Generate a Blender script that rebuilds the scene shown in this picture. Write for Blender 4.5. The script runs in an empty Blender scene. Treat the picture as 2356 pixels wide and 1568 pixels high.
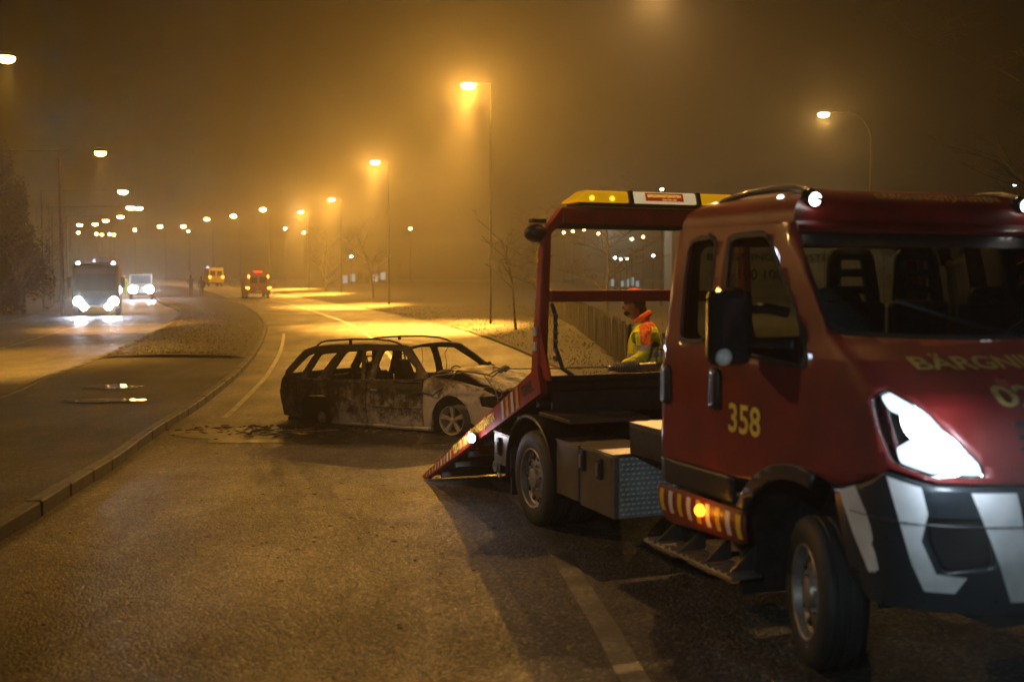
import bpy, bmesh, math, random
from mathutils import Vector, Matrix, noise
from mathutils.geometry import tessellate_polygon
random.seed(7)
PI = math.pi
R = math.radians
sc = bpy.context.scene
col = sc.collection

# ------------------------------------------------------------------ camera, world, light, exposure
CAM_H = 2.0
FP = 2600.0            # focal length in units of a 2356-wide picture
PITCH = math.atan(144 / FP)
cam = bpy.data.cameras.new('camera')
camo = bpy.data.objects.new('camera', cam)
col.objects.link(camo)
camo.location = (0, 0, CAM_H)
camo.rotation_euler = (PI / 2 - PITCH, 0, 0)
cam.sensor_width = 36
cam.lens = 36 * FP / 2356
cam.clip_start = 0.05
cam.clip_end = 2000
cam.dof.use_dof = True
cam.dof.focus_distance = 15.2
cam.dof.aperture_fstop = 1.5
cam.dof.aperture_blades = 8
sc.camera = camo
sc.view_settings.view_transform = 'Standard'
sc.view_settings.look = 'None'
sc.view_settings.exposure = -0.75
sc.view_settings.gamma = 1
sc.view_settings.use_curve_mapping = False
W = bpy.data.worlds.new('World')
sc.world = W
W.use_nodes = True
bg = W.node_tree.nodes['Background']
bg.inputs[0].default_value = (0.0016, 0.0012, 0.0006, 1)   # night cloud lit by the town
bg.inputs[1].default_value = 1.0
sc.render.engine = 'CYCLES'
cy = sc.cycles
cy.use_denoising = True
try:
    cy.denoiser = 'OPENIMAGEDENOISE'
    cy.denoising_input_passes = 'RGB_ALBEDO_NORMAL'
except Exception:
    pass
cy.max_bounces = 6
cy.diffuse_bounces = 2
cy.glossy_bounces = 3
cy.transmission_bounces = 4
cy.volume_bounces = 0
cy.transparent_max_bounces = 12
cy.sample_clamp_indirect = 4
cy.use_light_tree = True
cy.caustics_reflective = False
cy.caustics_refractive = False
SODIUM = (1.0, 0.46, 0.065)
NEARS = (1.0, 0.53, 0.16)
WARM = (1.0, 0.52, 0.12)
MERC = (0.55, 1.0, 0.85)
COOL = (0.72, 0.86, 1.0)
LAMPW = 0.32

# ------------------------------------------------------------------ helpers: terrain and picture points
TY = [-40, 9, 15, 20, 45, 60, 100, 160, 220, 320, 2000]
TZ = [0, 0, -.2, -.25, 0, 0, .15, .85, 1.3, 1.6, 1.8]
def tz(Y):
    for a in range(len(TY) - 1):
        if Y <= TY[a + 1]:
            t = max(0, (Y - TY[a]) / (TY[a + 1] - TY[a]))
            if a < 5: t = t * t * (3 - 2 * t)
            return TZ[a] + (TZ[a + 1] - TZ[a]) * t
    return TZ[-1]
def interp(x, xs, ys):
    if x <= xs[0]: return ys[0]
    for a in range(len(xs) - 1):
        if x <= xs[a + 1]:
            return ys[a] + (ys[a + 1] - ys[a]) * (x - xs[a]) / (xs[a + 1] - xs[a])
    return ys[-1]
def ray(u, v):
    x = (u - 1178) / FP; y = (784 - v) / FP
    return Vector((x, y * math.sin(PITCH) + math.cos(PITCH), y * math.cos(PITCH) - math.sin(PITCH)))
def G(u, v, z=0):
    r = ray(u, v); t = (z - CAM_H) / r.z
    for i in range(60): t = .5 * t + .5 * (z + tz(t * r.y) - CAM_H) / r.z
    return Vector((0, 0, CAM_H)) + t * r
def P(u, v, Y):
    r = ray(u, v)
    return Vector((0, 0, CAM_H)) + r * (Y / r.y)

# ------------------------------------------------------------------ helpers: materials
def principled(name):
    m = bpy.data.materials.new(name); m.use_nodes = True
    return m, m.node_tree, m.node_tree.nodes['Principled BSDF']
def nd(nt, typ, **kw):
    n = nt.nodes.new(typ)
    for k, v in kw.items(): setattr(n, k, v)
    return n
def coords(nt, scale=1.0, out='Object'):
    tc = nd(nt, 'ShaderNodeTexCoord'); mp = nd(nt, 'ShaderNodeMapping')
    s = scale if isinstance(scale, tuple) else (scale,) * 3
    mp.inputs['Scale'].default_value = s
    nt.links.new(tc.outputs[out], mp.inputs['Vector'])
    return mp.outputs[0]
def noisetex(nt, vec, scale, detail=4, rough=.55):
    n = nd(nt, 'ShaderNodeTexNoise')
    n.inputs['Scale'].default_value = scale; n.inputs['Detail'].default_value = detail
    n.inputs['Roughness'].default_value = rough
    nt.links.new(vec, n.inputs['Vector'])
    return n.outputs['Fac']
def ramp(nt, fac, stops):
    r = nd(nt, 'ShaderNodeValToRGB')
    els = r.color_ramp.elements
    while len(els) < len(stops): els.new(.5)
    for e, (p, c) in zip(els, stops):
        e.position = p; e.color = tuple(c) + (1,) if len(c) == 3 else c
    nt.links.new(fac, r.inputs[0])
    return r.outputs[0]
def math_n(nt, op, a, b=None, c=None, clamp=False):
    n = nd(nt, 'ShaderNodeMath', operation=op, use_clamp=clamp)
    for i, x in enumerate((a, b, c)):
        if x is None: continue
        if isinstance(x, (int, float)): n.inputs[i].default_value = x
        else: nt.links.new(x, n.inputs[i])
    return n.outputs[0]
def mixc(nt, fac, a, b):
    n = nd(nt, 'ShaderNodeMix', data_type='RGBA')
    for i, x in ((0, fac), (6, a), (7, b)):
        if isinstance(x, (int, float)): n.inputs[i].default_value = x
        elif isinstance(x, tuple): n.inputs[i].default_value = x + (1,)
        else: nt.links.new(x, n.inputs[i])
    return n.outputs[2]
def bump(nt, b, h, dist=.01, strength=1.0):
    n = nd(nt, 'ShaderNodeBump'); n.inputs['Distance'].default_value = dist
    n.inputs['Strength'].default_value = strength
    nt.links.new(h, n.inputs['Height']); nt.links.new(n.outputs[0], b.inputs['Normal'])
M = {}
def simple(name, c, rough=.5, metal=0, var=.25, scale=6, coat=0, bmp=0, bscale=60, rvar=.15, spec=.5):
    m, nt, b = principled(name)
    v = coords(nt)
    f = noisetex(nt, v, scale, 5)
    lo = tuple(x * (1 - var) for x in c); hi = tuple(min(1, x * (1 + var)) for x in c)
    nt.links.new(ramp(nt, f, [(.3, lo), (.7, hi)]), b.inputs['Base Color'])
    f2 = noisetex(nt, v, scale * 3.1, 4)
    r = math_n(nt, 'MULTIPLY_ADD', f2, rvar * 2, rough - rvar, True)
    nt.links.new(r, b.inputs['Roughness'])
    b.inputs['Metallic'].default_value = metal
    b.inputs['Coat Weight'].default_value = coat
    b.inputs['Coat Roughness'].default_value = .08
    b.inputs['Specular IOR Level'].default_value = spec
    if bmp:
        bump(nt, b, noisetex(nt, v, bscale, 4), bmp)
    M[name] = m
    return m
def emitter(name, c, s, sample=True):
    m = bpy.data.materials.new(name); m.use_nodes = True; nt = m.node_tree
    nt.nodes.clear()
    o = nd(nt, 'ShaderNodeOutputMaterial'); e = nd(nt, 'ShaderNodeEmission')
    e.inputs[0].default_value = tuple(c) + (1,); e.inputs[1].default_value = s
    nt.links.new(e.outputs[0], o.inputs[0])
    if not sample: m.cycles.emission_sampling = 'NONE'
    M[name] = m
    return m
def glass(name, tint=(1, 1, 1), refl=1.0, rough=.02, base=.0):
    m = bpy.data.materials.new(name); m.use_nodes = True; nt = m.node_tree
    nt.nodes.clear()
    o = nd(nt, 'ShaderNodeOutputMaterial'); t = nd(nt, 'ShaderNodeBsdfTransparent'); g = nd(nt, 'ShaderNodeBsdfGlossy')
    t.inputs[0].default_value = tuple(tint) + (1,); g.inputs['Roughness'].default_value = rough
    fr = nd(nt, 'ShaderNodeFresnel'); fr.inputs[0].default_value = 1.5
    k = math_n(nt, 'MULTIPLY_ADD', fr.outputs[0], refl, base, True)
    mx = nd(nt, 'ShaderNodeMixShader')
    nt.links.new(k, mx.inputs[0]); nt.links.new(t.outputs[0], mx.inputs[1]); nt.links.new(g.outputs[0], mx.inputs[2])
    nt.links.new(mx.outputs[0], o.inputs[0])
    M[name] = m
    return m

# asphalt: aggregate grain, damp patches, tyre-worn tracks
def asphalt(name, base, damp=.45, warm=1.0, grain=1.0):
    m, nt, b = principled(name)
    v = coords(nt)
    big = noisetex(nt, v, .35, 5, .6)
    mid = noisetex(nt, v, 3.0, 6, .65)
    vor = nd(nt, 'ShaderNodeTexVoronoi'); vor.inputs['Scale'].default_value = 55
    nt.links.new(v, vor.inputs['Vector'])
    fine = noisetex(nt, v, 140, 2)
    cell = nd(nt, 'ShaderNodeSeparateColor'); nt.links.new(vor.outputs['Color'], cell.inputs[0])
    c1 = ramp(nt, big, [(.3, tuple(x * .7 for x in base)), (.7, tuple(x * 1.35 for x in base))])
    c2 = ramp(nt, mid, [(.32, (.62, .62, .62)), (.68, (1.3, 1.3, 1.3))])
    c3 = ramp(nt, cell.outputs[0], [(0, (.30, .30, .30)), (.72, (.95, .95, .95)), (.86, (1.7, 1.7, 1.6)), (1, (3.2, 3.1, 2.9))])
    mu = nd(nt, 'ShaderNodeMix', data_type='RGBA', blend_type='MULTIPLY'); mu.inputs[0].default_value = 1
    nt.links.new(c1, mu.inputs[6]); nt.links.new(c2, mu.inputs[7])
    mu2 = nd(nt, 'ShaderNodeMix', data_type='RGBA', blend_type='MULTIPLY'); mu2.inputs[0].default_value = grain
    nt.links.new(mu.outputs[2], mu2.inputs[6]); nt.links.new(c3, mu2.inputs[7])
    nt.links.new(mu2.outputs[2], b.inputs['Base Color'])
    ve = nd(nt, 'ShaderNodeTexVoronoi', feature='DISTANCE_TO_EDGE'); ve.inputs['Scale'].default_value = .55
    wv = noisetex(nt, v, 1.6, 6, .7)
    vm = nd(nt, 'ShaderNodeVectorMath', operation='ADD'); nt.links.new(v, vm.inputs[0])
    cb = nd(nt, 'ShaderNodeCombineXYZ'); nt.links.new(math_n(nt, 'MULTIPLY', wv, .9), cb.inputs[0]); nt.links.new(math_n(nt, 'MULTIPLY', mid, .5), cb.inputs[1])
    nt.links.new(cb.outputs[0], vm.inputs[1]); nt.links.new(vm.outputs[0], ve.inputs['Vector'])
    crack = math_n(nt, 'MULTIPLY', math_n(nt, 'LESS_THAN', ve.outputs['Distance'], .007), math_n(nt, 'GREATER_THAN', big, .50))
    tr_ = noisetex(nt, coords(nt, (1.5, .22, 1)), 1.0, 4, .6)
    c4 = ramp(nt, tr_, [(.36, (.62, .61, .60)), (.56, (1.12, 1.12, 1.12))])
    mu3 = nd(nt, 'ShaderNodeMix', data_type='RGBA', blend_type='MULTIPLY'); mu3.inputs[0].default_value = 1
    nt.links.new(mu2.outputs[2], mu3.inputs[6]); nt.links.new(c4, mu3.inputs[7])
    nt.links.new(mixc(nt, crack, mu3.outputs[2], (.010, .009, .008)), b.inputs['Base Color'])
    r = math_n(nt, 'MULTIPLY_ADD', big, -.5, damp + .33, True)
    r = math_n(nt, 'MULTIPLY_ADD', tr_, -.25, math_n(nt, 'ADD', r, .12), True)
    r2 = math_n(nt, 'MULTIPLY_ADD', cell.outputs[1], .22, r, True)
    nt.links.new(r2, b.inputs['Roughness'])
    h = math_n(nt, 'MULTIPLY_ADD', vor.outputs['Distance'], -1.2, fine)
    bump(nt, b, h, .009, 1)
    b.inputs['Specular IOR Level'].default_value = .5
    M[name] = m
    return m
asphalt('asphalt', (.056, .049, .043), .42)
asphalt('asphalt_far', (.062, .057, .050), .36)
asphalt('paved_island', (.026, .022, .018), .68)
def soil(name, a, b2, sc1=1.2):
    m, nt, b = principled(name)
    v = coords(nt)
    f = noisetex(nt, v, sc1, 8, .7)
    f2 = noisetex(nt, v, 26, 5, .7)
    k = math_n(nt, 'MULTIPLY_ADD', f2, .6, math_n(nt, 'MULTIPLY', f, .6))
    nt.links.new(ramp(nt, k, [(.38, a), (.75, b2)]), b.inputs['Base Color'])
    b.inputs['Roughness'].default_value = .9
    bump(nt, b, k, .02, .5)
    M[name] = m
soil('verge_grass', (.011, .010, .006), (.026, .022, .013))
soil('dry_grass', (.012, .010, .006), (.028, .023, .013))
soil('far_ground', (.022, .019, .012), (.05, .043, .026))
simple('kerb_stone', (.055, .050, .045), .75, bmp=.01, bscale=90, var=.4, scale=9)
def road_paint(name, wear):
    m, nt, b = principled(name)
    v = coords(nt)
    n = math_n(nt, 'MULTIPLY_ADD', noisetex(nt, v, 26, 6, .75), .6, math_n(nt, 'MULTIPLY', noisetex(nt, v, 2.2, 4), .45))
    nt.links.new(ramp(nt, n, [(wear - .06, (.055, .052, .046)), (wear + .09, (.26, .25, .21))]), b.inputs['Base Color'])
    b.inputs['Roughness'].default_value = .38
    bump(nt, b, noisetex(nt, v, 120, 3), .004)
    M[name] = m
road_paint('worn_paint', .56)
road_paint('line_paint', .52)
simple('water', (.02, .018, .015), .04, rvar=.02, spec=.8)
simple('red_paint', (.165, .009, .007), .50, var=.30, scale=3, coat=.30, rvar=.08)
simple('red_dull', (.30, .022, .014), .5, var=.25, scale=6, coat=.1, bmp=.002)
simple('black_plastic', (.016, .016, .017), .42, bmp=.001, bscale=300, coat=.15)
simple('mirror_plastic', (.014, .014, .015), .12, coat=1.0, rvar=.03)
simple('black_metal', (.012, .011, .010), .5, metal=0, var=.4, bmp=.003)
simple('chassis_dark', (.020, .018, .016), .6, var=.5, scale=9, bmp=.004)
simple('rubber', (.022, .022, .022), .62, bmp=.003, bscale=80)
simple('steel', (.42, .40, .36), .38, metal=.85, var=.3, scale=8)
simple('wheel_steel', (.33, .30, .27), .42, metal=.6, var=.35, scale=7)
simple('aluminium', (.24, .22, .20), .36, metal=.85, var=.22, scale=4, rvar=.1)
simple('plate_grey', (.36, .37, .36), .45, metal=.3)
simple('chequer_alu', (.75, .76, .75), .45, metal=.3, var=.2, scale=10)
simple('yellow_sheet', (.62, .42, .03), .4, var=.15)
simple('white_sheet', (.62, .60, .55), .42, var=.15)
simple('letter_yellow', (.78, .56, .08), .45, var=.15)
simple('letter_dark_yellow', (.34, .27, .07), .5)  # darker yellow for the bonnet and roof lettering
simple('bumper_white', (.78, .78, .80), .4, var=.2, scale=5)
simple('bumper_black', (.020, .026, .032), .33, coat=.3, var=.2)
simple('amber_plastic', (.85, .42, .01), .18, var=.12, coat=.6)
simple('white_plastic', (.75, .72, .62), .25, var=.06, coat=.4)
simple('pale_plastic', (.6, .58, .52), .35)
simple('seat_cloth', (.03, .03, .034), .85, bmp=.002)
simple('rope', (.16, .13, .09), .8, bmp=.004, var=.4, scale=40)
simple('strap', (.05, .04, .03), .8)
simple('chrome', (.8, .8, .82), .12, metal=1, rvar=.05)
simple('bark_dark', (.035, .028, .022), .9, bmp=.02, var=.5)
simple('bark_birch', (.16, .14, .11), .85, var=.75, scale=5, bmp=.01)
simple('twigs', (.030, .023, .018), .9, var=.4)
simple('leaves_dark', (.006, .007, .004), .95, spec=.1, var=.5)
simple('timber', (.040, .032, .025), .85, bmp=.004, var=.4)
simple('lamp_grey', (.006, .006, .006), .95, spec=.05)
simple('skin', (.42, .25, .17), .5, var=.12)
simple('hair', (.025, .018, .012), .7)
simple('cap_orange', (.85, .14, .02), .6, var=.1)
simple('trousers', (.02, .021, .026), .85, bmp=.004)
simple('cloth_orange', (.90, .15, .02), .75, bmp=.006, bscale=20, var=.12)
simple('cloth_black', (.012, .012, .014), .85)
simple('dark_clothes', (.012, .012, .014), .9)
simple('hivis_green', (.45, .75, .05), .7, var=.2)
simple('van_white', (.30, .30, .28), .35, coat=.3)
simple('van_yellow', (.62, .46, .10), .4, coat=.2)
simple('engine_dark', (.010, .012, .018), .4, coat=.3)
simple('van_red', (.22, .03, .015), .45)
simple('window_dark', (.008, .009, .011), .4, var=.1, spec=.25)
simple('wall_render', (.06, .057, .05), .85, var=.2, scale=.6)
simple('roof_dark', (.05, .048, .045), .8)
simple('burnt_black', (.012, .010, .008), .75, bmp=.006, var=.5)
simple('debris', (.02, .016, .012), .8, var=.6)
def translucent(name, c, k=.6, em=0.0):
    m, nt, b = principled(name)
    b.inputs['Emission Color'].default_value = tuple(c) + (1,); b.inputs['Emission Strength'].default_value = em
    b.inputs['Base Color'].default_value = tuple(c) + (1,); b.inputs['Roughness'].default_value = .15; b.inputs['Coat Weight'].default_value = .6
    t = nd(nt, 'ShaderNodeBsdfTranslucent'); t.inputs[0].default_value = tuple(c) + (1,)
    mx = nd(nt, 'ShaderNodeMixShader'); mx.inputs[0].default_value = k
    o = nt.nodes['Material Output']; nt.links.new(b.outputs[0], mx.inputs[1]); nt.links.new(t.outputs[0], mx.inputs[2]); nt.links.new(mx.outputs[0], o.inputs[0])
    M[name] = m
translucent('amber_plastic', (1.0, .62, .01), .5, .75)  # added emission brightens the light bar domes and label
translucent('white_plastic', (.95, .82, .52), .45, .85)
translucent('label_red', (.55, .05, .015), .3, .35)
glass('screen_glass', (.80, .86, .84), 1.0)
glass('side_glass', (.36, .39, .37), 1.1, base=.01)
glass('clear_lens', (.92, .95, .96), 1.2)
emitter('headlamp_white', (.84, .93, 1.0), 40)
emitter('headlamp_soft', (.70, .86, 1.0), 3.4)
emitter('worklamp_white', (.90, .88, 1.0), 40)
emitter('rooflamp_white', (1.0, .97, .9), 14, False)
emitter('letter_lit', (1.0, .72, .10), 1.2, False)  # added glow keeps the light bar lettering bright
emitter('glint_yellow', (1.0, .72, .05), 2.2, False)
emitter('indicator_amber', (1.0, .34, .015), 9)
emitter('taillamp_red', (1.0, .05, .01), 3.5)
emitter('far_amber', (1.0, .30, .03), 16, False)
emitter('far_red', (1.0, .05, .02), 4, False)
emitter('far_blue', (.25, .4, 1.0), 5, False)
emitter('far_bluewhite', (.55, .78, 1.0), 60, False)
emitter('far_headlamp', (.70, .86, 1.0), 500, False)
emitter('lamp_sodium', SODIUM, 230, False)
emitter('lamp_sodium_far', (1.0, .56, .18), 130, False)
emitter('lamp_green', (.62, 1.0, .85), 34, False)
emitter('lamp_cool', (.75, .95, 1.0), 45, False)
emitter('lamp_warmwhite', (1.0, .76, .40), 60, False)
emitter('pane_lit', (.6, .9, .95), .5, False)
def burnt(name, pale_z, pale=(.40, .38, .31), dark=(.016, .012, .008), rust=(.07, .040, .020), bias=0.0):
    """steel burnt bare: black soot, brown rust, white ash"""
    m, nt, b = principled(name)
    v = coords(nt)
    tc = nd(nt, 'ShaderNodeTexCoord'); sp = nd(nt, 'ShaderNodeSeparateXYZ'); nt.links.new(tc.outputs['Object'], sp.inputs[0])
    n1 = noisetex(nt, v, 3.1, 10, .72); n2 = noisetex(nt, v, 13, 7, .7); n3 = noisetex(nt, v, 42, 4, .6)
    k = math_n(nt, 'MULTIPLY_ADD', n1, 1.15, -.28 + bias)
    k = math_n(nt, 'MULTIPLY_ADD', n2, .45, k)
    zz = math_n(nt, 'MULTIPLY_ADD', sp.outputs[2], -.55, .55 * pale_z)
    k = math_n(nt, 'ADD', k, zz)
    k = math_n(nt, 'MULTIPLY_ADD', n3, .16, math_n(nt, 'SUBTRACT', k, .06), True)
    c = ramp(nt, k, [(.34, dark), (.47, rust), (.56, tuple(x * .45 for x in pale)), (.70, pale)])
    nt.links.new(c, b.inputs['Base Color'])
    r = math_n(nt, 'MULTIPLY_ADD', n2, .5, .32, True)
    nt.links.new(r, b.inputs['Roughness'])
    b.inputs['Metallic'].default_value = .15
    bump(nt, b, math_n(nt, 'MULTIPLY_ADD', n3, .4, n2), .012, .8)
    M[name] = m
burnt('burnt_side', .36, pale=(.46, .42, .33), bias=.0)
burnt('burnt_pale', .80, pale=(.48, .41, .30), dark=(.025, .018, .011), rust=(.10, .065, .036), bias=.0)
burnt('burnt_upper', .72, pale=(.30, .24, .17), bias=.0)
burnt('burnt_roof', 1.20, pale=(.40, .32, .20))
burnt('burnt_tail', .35, pale=(.26, .21, .15))

# ------------------------------------------------------------------ helpers: meshes
def link(o, parent=None):
    col.objects.link(o)
    if parent: o.parent = parent
    return o
class MB:
    def __init__(s): s.v = []; s.f = []
    def add(s, vs, fs):
        n = len(s.v); s.v += [tuple(x) for x in vs]; s.f += [tuple(i + n for i in f) for f in fs]; return s
    def box(s, x0, x1, y0, y1, z0, z1):
        if x0 > x1: x0, x1 = x1, x0
        if y0 > y1: y0, y1 = y1, y0
        if z0 > z1: z0, z1 = z1, z0
        return s.add([(x0, y0, z0), (x1, y0, z0), (x1, y1, z0), (x0, y1, z0), (x0, y0, z1), (x1, y0, z1), (x1, y1, z1), (x0, y1, z1)],
              [(0, 3, 2, 1), (4, 5, 6, 7), (0, 1, 5, 4), (1, 2, 6, 5), (2, 3, 7, 6), (3, 0, 4, 7)])
    def hexa(s, p):
        return s.add(p, [(0, 3, 2, 1), (4, 5, 6, 7), (0, 1, 5, 4), (1, 2, 6, 5), (2, 3, 7, 6), (3, 0, 4, 7)])
    def tube(s, pts, r, n=8, cap=True):
        pts = [Vector(p) for p in pts]
        rs = r if isinstance(r, (list, tuple)) else [r] * len(pts)
        prev = None; rings = []
        for i, p in enumerate(pts):
            a = pts[max(0, i - 1)]; b = pts[min(len(pts) - 1, i + 1)]
            d = (b - a).normalized()
            if prev is None:
                ref = Vector((0, 0, 1)) if abs(d.z) < .9 else Vector((1, 0, 0))
                x = d.cross(ref).normalized()
            else:
                x = (prev - d * prev.dot(d)).normalized()
            prev = x; y = d.cross(x)
            rings.append([p + (x * math.cos(2 * PI * k / n) + y * math.sin(2 * PI * k / n)) * rs[i] for k in range(n)])
        base = len(s.v)
        for rg in rings: s.v += [tuple(q) for q in rg]
        for i in range(len(rings) - 1):
            for k in range(n):
                s.f.append((base + i * n + k, base + i * n + (k + 1) % n, base + (i + 1) * n + (k + 1) % n, base + (i + 1) * n + k))
        if cap:
            s.f.append(tuple(base + k for k in reversed(range(n)))); s.f.append(tuple(base + (len(rings) - 1) * n + k for k in range(n)))
        return s
    def lathe(s, prof, n=32, axis='y', c=(0, 0, 0), a0=0, a1=2 * PI):
        full = abs(a1 - a0 - 2 * PI) < 1e-6; m = n if full else n + 1
        base = len(s.v)
        for (h, r) in prof:
            for k in range(m):
                a = a0 + (a1 - a0) * k / n
                if axis == 'y': p = (c[0] + r * math.cos(a), c[1] + h, c[2] + r * math.sin(a))
                elif axis == 'z': p = (c[0] + r * math.cos(a), c[1] + r * math.sin(a), c[2] + h)
                else: p = (c[0] + h, c[1] + r * math.cos(a), c[2] + r * math.sin(a))
                s.v.append(p)
        for i in range(len(prof) - 1):
            for k in range(n):
                k2 = (k + 1) % m
                s.f.append((base + i * m + k, base + i * m + k2, base + (i + 1) * m + k2, base + (i + 1) * m + k))
        return s
    def ell(s, c, r, n=16, m=10):
        base = len(s.v)
        for i in range(m + 1):
            t = PI * i / m
            for k in range(n):
                a = 2 * PI * k / n
                s.v.append((c[0] + r[0] * math.sin(t) * math.cos(a), c[1] + r[1] * math.sin(t) * math.sin(a), c[2] + r[2] * math.cos(t)))
        for i in range(m):
            for k in range(n):
                s.f.append((base + i * n + k, base + (i + 1) * n + k, base + (i + 1) * n + (k + 1) % n, base + i * n + (k + 1) % n))
        return s
    def prism(s, poly, y0, y1, axis='y'):
        n = len(poly); f = {'y': lambda p, h: (p[0], h, p[1]), 'x': lambda p, h: (h, p[0], p[1]), 'z': lambda p, h: (p[0], p[1], h)}[axis]
        return s.add([f(p, y0) for p in poly] + [f(p, y1) for p in poly],
                     [tuple(range(n)), tuple(reversed(range(n, 2 * n)))] + [(i, (i + 1) % n, n + (i + 1) % n, n + i) for i in range(n)])
    def mesh(s, name):
        me = bpy.data.meshes.new(name); me.from_pydata(s.v, [], s.f); me.update()
        bm = bmesh.new(); bm.from_mesh(me)
        bmesh.ops.recalc_face_normals(bm, faces=bm.faces); bm.to_mesh(me); bm.free()
        return me
    def build(s, name, mat, parent=None, smooth=False, bevel=0, sub=0, loc=None):
        me = s.mesh(name)
        me.materials.append(M[mat])
        if smooth:
            me.polygons.foreach_set('use_smooth', [True] * len(me.polygons))
            try: me.set_sharp_from_angle(angle=R(38))
            except Exception: pass
        o = bpy.data.objects.new(name, me)
        if loc is not None: o.location = loc
        link(o, parent)
        if bevel:
            b = o.modifiers.new('bevel', 'BEVEL'); b.width = bevel; b.segments = 2; b.limit_method = 'ANGLE'; b.angle_limit = R(40)
        if sub:
            q = o.modifiers.new('sub', 'SUBSURF'); q.levels = q.render_levels = sub
        return o
def sheet(name, outline, holes, fn, mat, parent, cx=(), cz=(), thick=.004, smooth=True, rough=0):
    """flat outline with holes, cut along lines, bent onto a surface by fn(a, b)"""
    loops = [[Vector((p[0], p[1], 0)) for p in outline]] + [[Vector((p[0], p[1], 0)) for p in h] for h in holes]
    tris = tessellate_polygon(loops)
    vs = [v for l in loops for v in l]
    bm = bmesh.new(); bv = [bm.verts.new(v) for v in vs]
    for t in tris:
        try: bm.faces.new([bv[i] for i in t])
        except ValueError: pass
    for c in cx: bmesh.ops.bisect_plane(bm, geom=bm.verts[:] + bm.edges[:] + bm.faces[:], plane_co=(c, 0, 0), plane_no=(1, 0, 0), dist=1e-5)
    for c in cz: bmesh.ops.bisect_plane(bm, geom=bm.verts[:] + bm.edges[:] + bm.faces[:], plane_co=(0, c, 0), plane_no=(0, 1, 0), dist=1e-5)
    bmesh.ops.remove_doubles(bm, verts=bm.verts, dist=1e-5)
    for v in bm.verts: v.co = Vector(fn(v.co.x, v.co.y))
    bmesh.ops.recalc_face_normals(bm, faces=bm.faces)
    me = bpy.data.meshes.new(name); bm.to_mesh(me); bm.free()
    if smooth: me.polygons.foreach_set('use_smooth', [True] * len(me.polygons))
    me.materials.append(M[mat])
    o = bpy.data.objects.new(name, me); link(o, parent)
    if thick:
        s = o.modifiers.new('solid', 'SOLIDIFY'); s.thickness = thick; s.offset = 0
    return o
def rng(a, b, n): return [a + (b - a) * i / n for i in range(n + 1)]
def rounded(pts, r, n=4):
    out = []
    N = len(pts)
    for i in range(N):
        p = Vector(pts[i]); a = Vector(pts[i - 1]); b = Vector(pts[(i + 1) % N])
        d1 = (a - p); d2 = (b - p); k = min(r, d1.length * .45, d2.length * .45)
        A = p + d1.normalized() * k; B = p + d2.normalized() * k
        for j in range(n + 1):
            t = j / n
            q = A * (1 - t) ** 2 + p * 2 * t * (1 - t) + B * t * t
            out.append((q.x, q.y))
    return out
def text_geo(s, size=1.0, bold=.012):
    cu = bpy.data.curves.new('t', 'FONT'); cu.body = s; cu.size = size; cu.offset = bold * size
    cu.resolution_u = 3
    o = bpy.data.objects.new('t', cu); col.objects.link(o)
    dg = bpy.context.evaluated_depsgraph_get()
    me = o.evaluated_get(dg).to_mesh()
    vs = [tuple(v.co[:2]) for v in me.vertices]; fs = [tuple(p.vertices) for p in me.polygons]
    o.evaluated_get(dg).to_mesh_clear()
    bpy.data.objects.remove(o); bpy.data.curves.remove(cu)
    x0 = min(v[0] for v in vs); x1 = max(v[0] for v in vs); y0 = min(v[1] for v in vs); y1 = max(v[1] for v in vs)
    return [((v[0] - x0) / (x1 - x0), (v[1] - y0) / (y1 - y0)) for v in vs], fs
def text_on(s, fn, mat, parent, name='lettering', bold=.012):
    """lettering laid on a surface: fn(a, b) with a, b in 0..1 across and up the text"""
    vs, fs = text_geo(s, 1, bold)
    me = bpy.data.meshes.new(name); me.from_pydata([tuple(fn(*v)) for v in vs], [], fs); me.update()
    me.materials.append(M[mat])
    return link(bpy.data.objects.new(name, me), parent)
def empty(name, label, cat, loc=(0, 0, 0), rot=(0, 0, 0), group=None):
    o = bpy.data.objects.new(name, None); o.empty_display_size = .3
    o.location = loc; o.rotation_euler = rot
    o['label'] = label; o['category'] = cat
    if group: o['group'] = group
    return link(o)
def tag(o, label=None, cat=None, group=None, kind=None):
    for k, v in (('label', label), ('category', cat), ('group', group), ('kind', kind)):
        if v: o[k] = v
    return o
def light(kind, name, loc, color, energy, size=.15, parent=None, direction=None, spot=80, blend=.5, flat=1.0):
    l = bpy.data.lights.new(name, kind); l.color = color; l.energy = energy; l.shadow_soft_size = size
    o = bpy.data.objects.new(name, l); o.location = loc
    if kind == 'SPOT':
        l.spot_size = R(spot); l.spot_blend = blend
        o.rotation_euler = Vector(direction).to_track_quat('-Z', 'Y').to_euler()
    if kind == 'SPOT' and flat != 1.0: o.scale = (1, flat, 1)
    return link(o, parent)

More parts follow.
